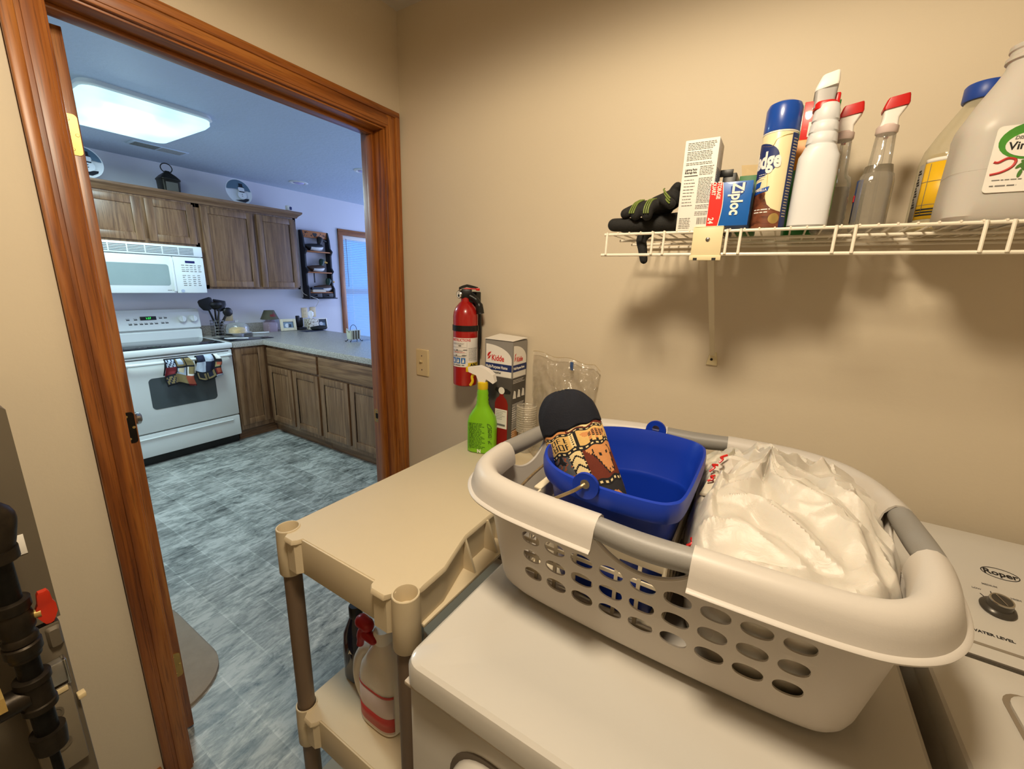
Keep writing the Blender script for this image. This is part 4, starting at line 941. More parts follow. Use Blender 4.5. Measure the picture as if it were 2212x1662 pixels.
# dense resample for the rim so that the grips end cleanly
dense = []; dn = []
for i in range(NB):
    for k in range(4):
        t_ = k / 4; dense.append(BC[i].lerp(BC[(i + 1) % NB], t_)); dn.append(BN[i].lerp(BN[(i + 1) % NB], t_).normalized())
dt = [in_grip(p) for p in dense]; ND = len(dense)
s0 = next(i for i in range(ND) if dt[i] and not dt[(i + 1) % ND]); runs = []; run = []
for q in range(1, ND + 1):
    i = (s0 + q) % ND
    if run and dt[i] != dt[run[-1]]: runs.append(run); run = []
    run.append(i)
runs.append(run)
for run in runs:
    k_ = dt[run[0]]
    if k_ is None:
        run = [(run[0] - 1) % ND] + run + [(run[-1] + 1) % ND]
        part('rim', loft([[dense[i] + dn[i] * d + Vector((0, 0, z)) for d, z in prof] for i in run]), M_bask, lb, 40)
for run in runs:
    k_ = dt[run[0]]
    if k_:
        run = [(run[0] - 1) % ND] + run + [(run[-1] + 1) % ND]; nn = len(run)
        pts = [dense[i] + dn[i] * (.026) + Vector((0, 0, 1.1505 - .004 * math.sin(PI * q / (nn - 1)))) for q, i in enumerate(run)]
        rad = [.0168 + .0016 * math.sin(PI * q / (nn - 1)) for q in range(nn)]
        part('grip', tube(pts, rad, 18), mat('gray_soft_grip', '8c8984', .45, var=.05, bmp=.08, bscale=400), lb, label='gray soft grip')
        ed = [wallp(i, 1.150 - .056 * dip(BC[i])) for i in range(NB) if tags[i] == k_ or tags[(i + 1) % NB] == k_ or tags[i - 1] == k_]
        part('opening_lip', tube(ed, .0032, 8), M_bask, lb)

# ------------------------------------------------------------------ lattice crate with the bucket
cr = thing('lattice_crate', 'beige open lattice crate inside the basket, around the blue bucket', 'crate', (1.13, -.51, .956))
M_crate = mat('pale_beige_plastic', 'e3d6bb', .45, var=.04)
X0, X1, Y0, Y1, Z0, Z1 = 1.0, 1.252, -.693, -.335, .956, 1.108
part('floor', box(X0, X1, Y0, Y1, Z0, Z0 + .004), M_crate, cr)
def lattice(a0, a1, z0, z1, M_):
    g = box(a0, a1, z1 - .034, z1, -.002, .002, .0008) + box(a0, a1, z0, z0 + .012, -.002, .002)
    n = max(2, round((a1 - a0) / .038)); 
    for k in range(n + 1): a = a0 + (a1 - a0) * k / n; g += box(a - .0030, a + .0030, z0, z1, -.0018, .0018)
    for k in range(1, 4): z = z0 + (z1 - .034 - z0) * k / 4; g += box(a0, a1, z - .0030, z + .0030, -.0015, .0015)
    return g.tr(M_)
part('side_lattice', lattice(Y0, Y1, Z0, Z1, fr((X0, 0, 0), (0, 1, 0), (0, 0, 1))), M_crate, cr)
part('side_lattice', lattice(Y0, Y1, Z0, Z1, fr((X1, 0, 0), (0, 1, 0), (0, 0, 1))), M_crate, cr)
part('side_lattice', lattice(X0, X1, Z0, Z1, fr((0, Y0, 0), (1, 0, 0), (0, 0, 1))), M_crate, cr)
part('side_lattice', lattice(X0, X1, Z0, Z1, fr((0, Y1, 0), (1, 0, 0), (0, 0, 1))), M_crate, cr)
part('top_flange', box(X0 - .014, X0 + .002, Y0 + .07, Y1, Z1 - .002, Z1 + .003, .0015) , M_crate, cr)
part('handle_tab', box(X0 - .016, X0 + .0, Y0 + .015, Y0 + .064, Z1 - .008, Z1 - .003, .0015), M_crate, cr)

BK = [(1.268, -.475), (1.270, -.58), (1.268, -.672), (1.258, -.706), (1.228, -.722), (1.14, -.722), (1.065, -.703), (1.015, -.650), (.998, -.575), (1.014, -.490), (1.062, -.428), (1.14, -.398), (1.22, -.405), (1.256, -.428)]
bk = cat([Vector((x, y, 0)) for x, y in BK], 8, True); bc = Vector((1.14, -.56, 0))
def bl(k, z, grow=0):
    out = []
    for p in bk:
        d = p - bc; q = bc + d * k + d.normalized() * grow; out.append((q.x, q.y, z))
    return out
bu = thing('blue_bucket', 'blue plastic bucket with wire bail sitting in the laundry basket', 'bucket', (1.14, -.56, .963))
M_blue = mat('blue_bucket_plastic', '1036a8', .38, var=.04, vscale=4)
part('body', loft([bl(.71, .966), bl(.72, .963), bl(.755, 1.02), bl(.818, 1.10), bl(.90, 1.168), bl(.93, 1.170), bl(.975, 1.166), bl(.985, 1.172), bl(.99, 1.188), bl(.975, 1.197), bl(.945, 1.198), bl(.925, 1.190), bl(.885, 1.165), bl(.822, 1.112), bl(.813, 1.110), bl(.803, 1.106), bl(.800, 1.100), bl(.735, 1.0), bl(.70, .970)]), M_blue, bu, 40)
for (px, py, s_) in ((1.128, -.7205, -1), (1.155, -.3975, 1)):
    e = loft([[(px + a, py, 1.197 + b) for a, b, _ in se(0, 0, .021, .021, 0, 2, 24)], [(px + a, py + s_ * .006, 1.197 + b) for a, b, _ in se(0, 0, .021, .021, 0, 2, 24)]])
    ear = part('bail_ear', e, M_blue, bu)
    sub('eyelet', loft([[(px + a, py - .001 if s_ > 0 else py + .001, 1.201 + b) for a, b, _ in se(0, 0, .0075, .0075, 0, 2, 16)], [(px + a, py + s_ * .0075, 1.201 + b) for a, b, _ in se(0, 0, .0075, .0075, 0, 2, 16)]]), M_steel, ear)
part('wire_bail', tube(cat([(1.128, -.718, 1.201), (1.124, -.732, 1.198), (1.105, -.7335, 1.182), (1.060, -.7335, 1.152), (1.005, -.715, 1.128), (.978, -.665, 1.122), (.967, -.55, 1.122), (.972, -.45, 1.122), (1.02, -.385, 1.13), (1.09, -.375, 1.165), (1.15, -.385, 1.199), (1.155, -.396, 1.201)], 8), .0028, 8), mat('rusty_wire', 'a08c6c', .45, .7, .35, 90), bu)

# ------------------------------------------------------------------ patchwork oven mitt standing in the bucket
axis = cat([(1.150, -.60, .985), (1.136, -.592, 1.05), (1.108, -.588, 1.11), (1.056, -.572, 1.185), (1.030, -.562, 1.225), (1.010, -.556, 1.262), (.998, -.552, 1.290)], 12)
def mitt_rings(sel, n=120, extra=0):
    rings = []
    for k in sel:
        p = axis[k]; d = (axis[min(k + 1, len(axis) - 1)] - axis[max(k - 1, 0)]).normalized(); t_ = k / (len(axis) - 1)
        view = (Vector((1.333, -1.283, 1.4946)) - p).normalized() * 0 + Vector((.35, -.9, .2)).normalized()
        u = d.cross(view).normalized(); w_ = u.cross(d).normalized()
        a = .036 + .022 * min(1, t_ / .55); b = .024 + .012 * min(1, t_ / .6)
        if t_ > .70: q = (t_ - .70) / .30; f_ = math.sqrt(max(0.0009, 1 - (q * .98) ** 2)); a *= f_ ** 1.15; b *= f_
        rings.append([p + u * (a + extra) * math.cos(2 * PI * i / n) + w_ * (b + extra) * math.sin(2 * PI * i / n) + d * .002 * math.sin(i * .5 + k * .3) for i in range(n)])
    return rings
NA = len(axis) - 1; SEAM = int(NA * .66)
fine = []
for k in range(SEAM):
    fine.append(k)
rg_ = mitt_rings(range(0, SEAM + 1)); big = []
for a, b in zip(rg_[:-1], rg_[1:]):
    for q in range(4): big.append([Vector(p).lerp(Vector(r_), q / 4) for p, r_ in zip(a, b)])
big.append(rg_[-1])
gm = loft(big, True, False); n = 120; NR = len(big) - 1
PAL = ['1d1b1c', 'dcb46c', 'cf8e55', '6b2c1a', '56585a', 'e6cf97', 'a0522d', '2c2a2b']
ROWS = [14, 31, 37, 37, 60]
def patt(i, k):
    """palette index of the print: i runs round the sleeve (0 right, 30 front, 60 left), k down from the seam"""
    X = 60 - i if i <= 60 else i - 60
    r_ = 0
    while r_ < 4 and k >= ROWS[r_]: k -= ROWS[r_]; r_ += 1
    h_ = ROWS[r_]; fy = k
    if fy >= h_ - 6:                                  # stitched border between rows
        q = h_ - fy
        return 0 if q in (1, 6, 2, 5) or (X // 2) % 2 else 5
    nn = noise.noise(Vector((X * .17, fy * .20, r_ * 3.7 + (5 if i > 60 else 0))))
    if i > 60 and r_ != 1: return 2 if abs(nn) < .07 else (3 if nn > .2 else (4 if nn < -.2 else 7))
    if r_ == 0: return (2 if fy > 2 else 0) if X < 27 else (5 if nn > .16 else (0 if nn > .09 else 3))
    if r_ == 1:
        if X in (31, 32): return 0
        if X < 31:
            if 27 < X: return 0 if fy % 4 < 2 and X == 29 else 5
            for y0 in (3, 14):                        # two lines of dark angular strokes
                if y0 <= fy < y0 + 9 and 3 < X < 26:
                    c, l = (X - 4) % 5, (X - 4) // 5; y = fy - y0
                    if c == 0 or (c == 3 and (l + y0) % 3) or (c in (1, 2) and y in ((0, 4), (4, 8), (0, 8))[(l + y0) % 3]): return 0
            return 1
        bx, by = (X - 47) / 8, (fy - 11) / 7
        if bx * bx + by * by < 1: return 0 if (X % 3 and fy % 3) else 2
        if fy > 15 and X in (40, 41, 45, 46, 51, 52, 55): return 2 if fy < 22 else 0
        if abs((X - 38) / 3.2) ** 2 + ((fy - 8) / 5) ** 2 < 1: return 2
        return 1
    if r_ == 2:
        if X < 23: return 6 if abs(nn) < .06 else (0 if nn > .22 else 4)
        if X < 33:
            if X in (23, 32) and fy % 3 < 2: return 0
            return 0 if abs((fy % 9) - 4 - abs(X - 27.5)) < .9 else 5
        hw = (fy - 2) * .0 + (8.5 - abs(fy - 9) * .28); ex = abs(X - 47 - (fy - 15) * .12)
        if 3 < fy < 29 and ex < hw: return 0 if ex > hw - 1.2 or (abs(ex - 3) < .8 and fy in (9, 10, 11)) or (fy in (25, 26) and ex < 2 and ex > .8) else 2
        if fy < 12 and abs(X - 47) < 13 - fy * .4: return 2
        return 3
    if r_ == 3:
        if X < 20: return 2 if nn > .02 else (0 if nn > -.08 else 6)
        ex, ey = (X - 40) / 11, (fy - 15) / 10
        if (ex * ex + ey * ey < 1 and nn > -.12) or (fy > 20 and X % 9 in (3, 4)): return 2 if nn > -.05 else 0
        return 7
    return 2 if nn > .15 else (0 if nn > .07 else 3)
for idx in range(len(gm.F) - 1):
    r_, i = divmod(idx, n); gm.M[idx] = patt(i, NR - 1 - r_)
mt = thing('oven_mitt', 'patchwork print oven mitt with navy rounded end standing in the blue bucket', 'oven mitt', tuple(axis[0]))
part('printed_sleeve', gm, [mat('mitt_' + c, c, .85, 0, .08, 60, .25, 400) for c in PAL], mt, 180)
part('navy_end', loft(mitt_rings(range(SEAM, NA + 1), extra=.0015), True, True), mat('navy_cotton', '11141f', .9, 0, .12, 40, .35, 300), mt, 180)
part('care_thread', tube([axis[-14] + Vector((-.032, -.028, .004)), axis[-14] + Vector((-.030, -.031, -.002)), axis[-14] + Vector((-.028, -.032, -.008))], .0008, 6), M_wplast, mt)

# ------------------------------------------------------------------ plastic grocery bags in the basket
def bag_material(name, col):
    m, N, L, P = base(name); P.inputs['Base Color'].default_value = (*lin(col), 1); P.inputs['Roughness'].default_value = .42; P.inputs['Specular IOR Level'].default_value = .4
    P.inputs['Subsurface Weight'].default_value = .08; P.inputs['Subsurface Scale'].default_value = .008
    v = coords(N, L, (1, 1, 1)); f = nz(N, L, v, 42, 5, .6, 1.5); bump(N, L, P, f, .22, .005)
    return m
M_bag = bag_material('thin_white_plastic', 'cdc6ba'); M_bag2 = bag_material('thin_cream_plastic', 'c9c1ae')
def crumple(kx, ky, x0, x1, y0, y1, zp, zed, zb, seed, na=200, nt=64, amp=.03, bulge=.55):
    V = []; F = []
    def R(a):
        c, s_ = math.cos(a), math.sin(a)
        hx = (x1 - kx) if c > 0 else (kx - x0); hy = (y1 - ky) if s_ > 0 else (ky - y0); p = 3.2
        return (abs(c / hx) ** p + abs(s_ / hy) ** p) ** (-1 / p)
    for j in range(nt + 1):
        t = j / nt
        for i in range(na):
            a = 2 * PI * i / na; r = R(a) * t; c, s_ = math.cos(a), math.sin(a)
            dome = (1 - t ** 2.6) ** bulge
            knot = math.exp(-(t / .11) ** 1.6)
            z = zed + (zp - .022 - zed) * dome + .022 * knot
            wob = noise.noise(Vector((c * 1.3, s_ * 1.3, t * 1.6 + seed * 3)))
            tri = lambda x: abs((x % 1) - .5) * 2
            fold = .62 * tri(a / (2 * PI) * 7 + .8 * wob + seed * .37) ** 1.3 + .38 * tri(a / (2 * PI) * 13 + 1.3 * wob - .5 * t)
            q3 = Vector((kx + r * c, ky + r * s_, seed)) * 9
            w2 = Vector((noise.noise(q3), noise.noise(q3 + Vector((5, 5, 5))), 0))
            vd = noise.voronoi(Vector((r * c + .5 * r * s_, r * s_ - .2 * r * c, seed)) * 11 + w2 * .7)[0]
            env = min(1, t / .10) * (1 - .62 * t)
            z += env * amp * (.95 * fold - .55)
            z += min(1, t * 4) * amp * (.44 * (1 - min(1, (vd[1] - vd[0]) * 2.2)) - .16) + amp * .16 * (1 - 2 * abs(noise.noise(q3 * 2.6)))
            if t < .16: z += .010 * math.sin(5 * a + seed) * (1 - t / .16) * min(1, t / .03) + .005 * math.sin(11 * a)* (1 - t / .16)
            if t > .93: z -= (t - .93) / .07 * .02
            V.append((kx + r * c, ky + r * s_, z))
    for j in range(nt):
        for i in range(na):
            k = (i + 1) % na; F.append((j * na + i, (j + 1) * na + i, (j + 1) * na + k, j * na + k))
    n0 = len(V)
    for sc_, zz in ((.955, zb + .13), (.90, zb + .05), (.80, zb)):
        for i in range(na):
            p = V[nt * na + i]; V.append((kx + (p[0] - kx) * sc_, ky + (p[1] - ky) * sc_, zz))
    for i in range(na):
        k = (i + 1) % na; F.append((nt * na + i, n0 + i, n0 + k, nt * na + k)); F.append((n0 + i, n0 + na + i, n0 + na + k, n0 + k)); F.append((n0 + na + i, n0 + 2 * na + i, n0 + 2 * na + k, n0 + na + k))
    F.append(tuple(n0 + 2 * na + i for i in range(na)))
    return G(V, F)
g1 = crumple(1.366, -.425, 1.256, 1.547, -.734, -.275, 1.204, 1.112, .925, 1.0, 340, 120, amp=.046, bulge=.72)
b1 = thing('grocery_bag', 'big crumpled white plastic bag filling the right half of the laundry basket', 'plastic bag', (1.40, -.5, .925))
part('film', g1, M_bag, b1, 28)
g2 = crumple(1.306, -.375, 1.236, 1.352, -.470, -.280, 1.176, 1.11, .93, 2.0, 120, 40, amp=.026)
b2 = thing('grocery_bag', 'smaller white plastic bag with red print tucked behind the blue bucket', 'plastic bag', (1.30, -.37, .93))
part('film', g2, M_bag2, b2, 28)
random.seed(12)
for pts in ([(1.288, -.468, 1.184), (1.293, -.462, 1.190), (1.289, -.452, 1.189), (1.299, -.446, 1.194)], [(1.276, -.492, 1.172), (1.283, -.486, 1.180), (1.279, -.476, 1.180), (1.288, -.474, 1.181)], [(1.277, -.515, 1.163), (1.285, -.512, 1.168), (1.281, -.503, 1.168), (1.287, -.499, 1.170)]):
    part('red_print', tube(cat(pts, 5), .0021, 6), M_redp, b2)
part('red_flap', loft([[(1.270 + a, -.52 + b, 1.150 + .2 * a + (.3 * b)) for a, b in ((0, -.02), (.02, -.02), (.03, .03), (.01, .04))], [(1.270 + a, -.52 + b, 1.154 + .2 * a + .3 * b) for a, b in ((0, -.02), (.02, -.02), (.03, .03), (.01, .04))]]), M_bag2, b2)
part('red_corner', tube(cat([(1.274, -.668, 1.118), (1.281, -.664, 1.124), (1.278, -.654, 1.124), (1.287, -.650, 1.126)], 4), .0024, 6), M_redp, b1)

# ------------------------------------------------------------------ wire shelf
wsf = thing('wire_shelf', 'white coated wire shelf with a beige clip and brace on the back wall', 'shelf', (1.78, -.15, 1.61))
M_wire2 = mat('white_coated_wire', 'efe6d3', .35, var=.02)
XS0, XS1 = .976, 2.58
part('front_rail', tube([(XS0 - .004, -.305, 1.6105), (XS1, -.305, 1.6105)], .0030, 8), M_wire2, wsf)
part('lip_rail', tube([(XS0 - .008, -.308, 1.5655), (XS1, -.308, 1.5655)], .0032, 8), M_wire2, wsf)
for y, z in ((-.205, 1.6065), (-.105, 1.6065), (-.008, 1.6065)): part('deck_rail', tube([(XS0, y, z), (XS1, y, z)], .0030, 8), M_wire2, wsf)
g = G(); k = 0
while XS0 + .003 + k * .0254 < XS1:
    x = XS0 + .003 + k * .0254; g += tube([(x, -.3085, 1.6135), (x, -.006, 1.6135)], .0018, 6); k += 1
dk = part('deck_wires', g, M_wire2, wsf)
for x in (.980, 1.083, 1.107, 1.229, 1.253, 1.404, 1.432, 1.592, 1.622, 1.78, 1.806, 1.96, 1.985): part('lip_wire', tube([(x, -.3095, 1.6135), (x, -.3115, 1.5655)], .0027, 8), M_wire2, wsf)
M_clip = mat('beige_clip', 'e2d3a8', .4, var=.03)
cp = part('clip', box(1.166, 1.222, -.3165, -.3125, 1.556, 1.619, .001) + box(1.168, 1.222, -.3165, -.285, 1.6165, 1.6195, .001) + box(1.164, 1.224, -.3175, -.3125, 1.553, 1.563, .001), M_clip, wsf)
sub('screw', lathe([(.0042, 0), (.0042, .001), (.002, .0025), (.0005, .0026)], 16).tr(FY(1.1955, -.3165, 1.594)), M_steel, cp)
sub('notch', flat(1.172, 1.1795, 1.553, 1.558).tr(fr((0, -.3176, 0), (1, 0, 0), (0, 0, 1))), M_ink, cp); sub('notch', flat(1.2075, 1.215, 1.553, 1.558).tr(fr((0, -.3176, 0), (1, 0, 0), (0, 0, 1))), M_ink, cp)
br_ = part('brace', loft([[(1.204 + a, y + dy_, z + dz) for a, dy_, dz in ((-.006, -.0015, -.0015), (.006, -.0015, -.0015), (.006, .0015, .0015), (-.006, .0015, .0015))] for y, z in ((-.306, 1.560), (-.012, 1.318))]) , mat('brace_enamel', 'e6dabd', .4), wsf)
part('brace_foot', loft([[(1.204 + a * 1.0, -.001, z) for a, z in ((-.014, 1.288), (.0155, 1.288), (.010, 1.325), (-.008, 1.325))], [(1.204 + a, -.006, z) for a, z in ((-.013, 1.289), (.0145, 1.289), (.009, 1.324), (-.007, 1.324))]]), M_clip, wsf)
part('foot_screw', disc(1.203, 1.305, .0035, 0, .002, n=14).tr(fr((0, -.006, 0), (1, 0, 0), (0, 0, 1))), M_darkmetal, wsf)
DK = 1.6155

# ------------------------------------------------------------------ gloves
def glove(label, palm, fingers, stripes, loc, cuff=None):
    t = thing('work_glove', label, 'glove', loc, 'black work gloves')
    g = G()
    for seg in palm: g += capsule(*seg, n=16)
    for pts, r0, r1 in fingers:
        pts = cat(pts, 4); n_ = len(pts)
        for i in range(n_ - 1): g += capsule(pts[i], pts[i + 1], r0 + (r1 - r0) * i / n_, r0 + (r1 - r0) * (i + 1) / n_, 12)
    o = part('shell', g, M_rubber, t, 60)
    md = o.modifiers.new('merge', 'REMESH'); md.mode = 'VOXEL'; md.voxel_size = .0022; md.use_smooth_shade = True
    sm = o.modifiers.new('soften', 'SMOOTH'); sm.factor = .6; sm.iterations = 4
    for pts in stripes: part('lime_rib', tube(cat(pts, 5), .0016, 6), mat('lime_rubber', '6f7f3a', .55), t)
    return t
glove('black work glove lying palm up below the lime-ribbed glove, one finger poking through the shelf',
      [((1.05, -.24, 1.637), (1.115, -.235, 1.640), .020, .022), ((1.06, -.27, 1.635), (1.12, -.262, 1.638), .018, .020)],
      [([(1.06, -.272, 1.633), (1.03, -.288, 1.632), (.988, -.292, 1.633)], .0165, .0145), ([(1.06, -.255, 1.634), (1.035, -.278, 1.634), (1.022, -.290, 1.632)], .015, .0145), ([(1.07, -.245, 1.634), (1.03, -.25, 1.634), (1.0, -.255, 1.632)], .015, .0125),
       ([(1.075, -.265, 1.630), (1.05, -.272, 1.606), (1.054, -.276, 1.582), (1.060, -.277, 1.556)], .014, .0085)], [], (1.06, -.26, DK))
glove('lime-ribbed black work glove on top of the other glove, leaning on the bulb box',
      [((1.072, -.262, 1.672), (1.10, -.25, 1.686), .022, .022), ((1.085, -.235, 1.672), (1.108, -.238, 1.702), .018, .016)],
      [([(1.07, -.275, 1.672), (1.045, -.290, 1.668), (1.015, -.299, 1.655)], .0135, .0115), ([(1.078, -.280, 1.672), (1.052, -.300, 1.664), (1.040, -.305, 1.650)], .0125, .0115), ([(1.090, -.280, 1.674), (1.072, -.304, 1.666), (1.066, -.309, 1.648)], .0125, .0115),
       ([(1.098, -.275, 1.682), (1.098, -.302, 1.678), (1.112, -.308, 1.668)], .0125, .011), ([(1.10, -.24, 1.69), (1.104, -.246, 1.704), (1.110, -.252, 1.712)], .014, .010)],
      [[(1.050 - .001 * k + dx, -.2995 - .0035 * k + dy_, 1.6795 + dz - .006 * k) for dx, dy_, dz in ((.012, .012, .006), (0, .0, .0), (-.014, -.008, -.009))] for k in (-1, 0, 1)][:0]
      + [[(1.047 + k * .004, -.288 - .001, 1.6835), (1.038 + k * .004, -.3035, 1.6745), (1.034 + k * .0045, -.3135, 1.660), (1.033 + k * .0045, -.317, 1.652)] for k in (-1, 0, 1)]
      + [[(1.074 + k * .004, -.291, 1.6835), (1.069 + k * .0045, -.309, 1.677), (1.066 + k * .0045, -.3195, 1.662), (1.066 + k * .0045, -.3215, 1.650)] for k in (-1, 0, 1)]
      + [[(1.093 + k * .002, -.284, 1.699 - k * .005), (1.097 + k * .002, -.307, 1.6905 - k * .006), (1.106, -.318, 1.679 - k * .0055), (1.113, -.3195, 1.672 - k * .005)] for k in (-1, 0, 1)],
      (1.085, -.27, 1.64))

# ------------------------------------------------------------------ boxes on the wire shelf
def carton(name, label, cat_, x0, x1, y0, y1, z0, z1, mat_, yaw=0, group=None):
    t = thing(name, label, cat_, ((x0 + x1) / 2, (y0 + y1) / 2, z0), group)
    part('carton', box(x0, x1, y0, y1, z0, z1, .0012), mat_, t, 30)
    return t
t = carton('bulb_box', 'tall white bulb carton covered in small gray print beside the gloves', 'box', 1.125, 1.190, -.290, -.222, DK, 1.791, M_paper)
F_ = lambda x, y, z: fr((x, y - .0003, z), (1, 0, 0), (0, 0, 1))
random.seed(21)
pr = G(); w_ = .065
pr += lines(.006, .060, [.1685, .1655, .1625, .1595, .1565], .0018, 0, .12) + lines(.006, .058, [.152, .149, .146, .143, .140, .137], .0018, 0, .12) + lines(.006, .06, [.131, .128], .0018, 0, .1)
pr += lines(.034, .060, [.123 - .003 * i for i in range(6)], .0017, 0, .1)
pr += lines(.006, .030, [.099 - .0062 * i for i in range(9)], .0019, 0, .3) + lines(.034, .060, [.101 - .0029 * i for i in range(17)], .0016, 0, .08)
pr += lines(.034, .060, [.049, .046, .043, .036, .033, .030], .0016, 0, .1) + lines(.005, .030, [.024 - .0032 * i for i in range(7)], .0018, 0, .2)
for i in range(16): pr += flat(.040 + i * .0013, .040 + i * .0013 + random.choice((.0004, .0008)), .012, .025)
part('small_print', pr.tr(F_(1.125, -.290, DK)), M_inkg, t, None)
for s_, z_ in (('Lighting Facts', .1175), ('\u00c9clairage faits', .112)): part('lettering', text(s_, .0052, .0055, z_ - .0, 0, 'LEFT', .0004, .00012, .82).tr(F_(1.125, -.290, DK)), M_ink, t)
part('heading_bar', flat(.005, .031, .1065, .1078).tr(F_(1.125, -.29, DK)), M_ink, t)
rs_ = lines(-.06, -.006, [.12 - .004 * i for i in range(14)], .002, 0, .3); part('side_print', rs_.tr(fr((1.1903, -.222, DK), (0, 1, 0), (0, 0, 1))), M_inkg, t, None)
# blue bag box
zb = thing('bag_box', 'small blue and red storage bag box in front of the green carton', 'box', (1.225, -.28, DK + .006))
x0, x1, y0, z0, z1 = 1.188, 1.262, -.312, DK + .004, 1.7005
M_zb = mat('box_blue', '1260b4', .35, coat=.3, var=.03); M_zr = mat('box_red', 'd8281f', .35, coat=.3, var=.03)
part('carton', box(x0, x1, y0, -.236, z0, z1, .001), M_zb, zb, 30)
cvp = [(.0205 + .004 * math.sin(PI * k / 10), (z1 - z0) * k / 10) for k in range(11)]
part('red_end_panel', prism([(0, 0)] + [(a, b) for a, b in cvp] + [(0, z1 - z0)], .0005).tr(F_(x0, y0, z0)), M_zr, zb)
part('white_curve', loft([[(a, b, 0) for a, b in cvp] + [(a + .0012, b, 0) for a, b in reversed(cvp)], [(a, b, .0007) for a, b in cvp] + [(a + .0012, b, .0007) for a, b in reversed(cvp)]]).tr(F_(x0, y0, z0)), M_paper, zb)
part('brand_swoosh', prism([(.036, .072), (.048, .077), (.062, .078), (.060, .060), (.050, .052), (.038, .05)], .0005).tr(F_(x0, y0, z0)), mat('deep_blue_print', '1c3f90', .4), zb)
T90 = Matrix.Rotation(-PI / 2, 4, 'Z')
part('lettering', text('Ziploc', .0285, 0, 0, 0, 'LEFT', .0006, .0009, .80).tr(F_(x0 + .040, y0 - .0006, z0 + .078) @ T90), M_paper, zb)
part('end_lettering', text('STORAGE', .0098, 0, 0, 0, 'LEFT', .0005, .0003, .75).tr(F_(x0 + .0125, y0 - .0005, z0 + .083) @ T90), M_paper, zb)
part('end_lettering', text('QUART', .0098, 0, 0, 0, 'LEFT', .0005, .0003, .75).tr(F_(x0 + .003, y0 - .0005, z0 + .083) @ T90), M_paper, zb)
part('count_lettering', text('24', .014, 0, 0, 0, 'LEFT', .0005, .0003, .85).tr(F_(x0 + .0025, y0 - .0005, z0 + .0165) @ T90), M_paper, zb)
t = carton('dark_box', 'black carton behind the blue bag box, only its corner showing', 'box', 1.196, 1.222, -.226, -.15, DK, 1.736, M_black)
part('open_flap', box(1.190, 1.215, -.228, -.2255, 1.729, 1.743, .0008).rot('Z', 0), M_black, t)
t = carton('green_box', 'green carton with a torn open tan flap behind the blue bag box', 'box', 1.2285, 1.268, -.226, -.15, DK, 1.728, mat('green_card', '1f6a2c', .5))
part('flap', loft([[(1.232 + a, -.224 + b, z) for a, b in ((0, 0), (.03, .0), (.03, .002), (0, .002))] if q == 0 else [(1.226 + a, -.20 + b, z) for a, b in ((0, 0), (.045, .01), (.045, .012), (0, .002))] for q, z in ((0, 1.728), (1, 1.755))]), mat('torn_card', 'c3ae86', .7), t)
part('black_print', disc(.016, .088, .010, 0, .0006).tr(F_(1.2285, -.226, DK)), M_ink, t)

# ------------------------------------------------------------------ furniture polish can
cx, cy = 1.2925, -.270; CR = .0292
pc = thing('polish_can', 'cream aerosol polish can with a blue cap', 'aerosol can', (cx, cy, DK))
M_cream = mat('cream_can', 'ece0b4', .3, coat=.4, var=.02)
part('can', lathe([(.026, DK), (CR, DK + .004), (CR, 1.782), (.0285, 1.786)], 48, cx, cy), M_cream, pc)
part('cap', lathe([(CR - .0002, 1.786), (CR + .0004, 1.788), (CR + .0004, 1.826), (CR - .003, 1.834), (.018, 1.838), (.001, 1.839)], 48, cx, cy), mat('blue_cap', '1747a0', .3, coat=.3), pc)
WR = lambda g, dz=0: wrap(subdiv(g, .004), CR + .0002).mv(cx, cy, DK + dz)
def wr(name, g, m, par=pc, lab=None): return part(name, WR(g), m, par, 40, lab)
wr('white_ring', flat(-.0917, .0917, .1675, .1695, 0, .0003), M_paper)
wr('navy_side_panel', flat(.0225, .06, .0, .165, 0, .0004), M_navyp)
wd_ = [(-.040, 0), (.0225, 0), (.0225, .028), (.014, .030), (.004, .034), (-.004, .042), (-.008, .052), (-.010, .064), (-.040, .064)]
wr('wood_picture', prism(wd_, .0004), wood('printed_wood', '3c1c10', '6b3a24', '8a5236', 'X', .4, 1.4))
wr('gold_seal', disc(.0115, .016, .0095, 0, .0006) , M_brass)
wr('navy_oval', prism([(-.050 + .0545 * math.cos(a) , .121 + .032 * math.sin(a) + (.004 if math.sin(a) > 0 else -.003) * math.cos(a)) for a in [2 * PI * i / 36 for i in range(36)]], .0005), M_navyp)
wr('gold_swash', tube(cat([(-.030, .148, 0), (-.010, .144, 0), (-.002, .156, 0), (.0215, .163, 0)], 8), .0006, 6) + tube(cat([(-.0105, .10, 0), (-.0085, .07, 0), (-.010, .052, 0)], 6), .0005, 6), M_brass)
wr('lettering', text('Pledge', .040, .0085, .1075, 0, 'RIGHT', .0005, .0014, .64).mv(0, 0, .0005), M_paper)
wr('blue_ribbon', prism([(-.034, .060), (-.006, .066), (-.004, .074), (-.034, .068)], .0008) + prism([(-.034, .072), (-.022, .074), (-.020, .084), (-.034, .082)], .0006), mat('ribbon_blue', '1f4fa6', .4))
wr('ribbon_lettering', text('VANILLA', .006, -.0075, .0665, 0, 'RIGHT', .0004, .0001).mv(0, 0, .0009), M_paper)
random.seed(4)
wr('small_print', lines(-.028, -.012, [.096, .092, .088], .0018, 0, .3).mv(0, 0, .0003) + lines(-.026, .004, [.032, .027], .003, 0, .2).mv(0, 0, .0006), M_paper)
wr('side_print', lines(.026, .040, [.02 + .005 * i for i in range(28)], .002, 0, .4).mv(0, 0, .0005), M_ivory)

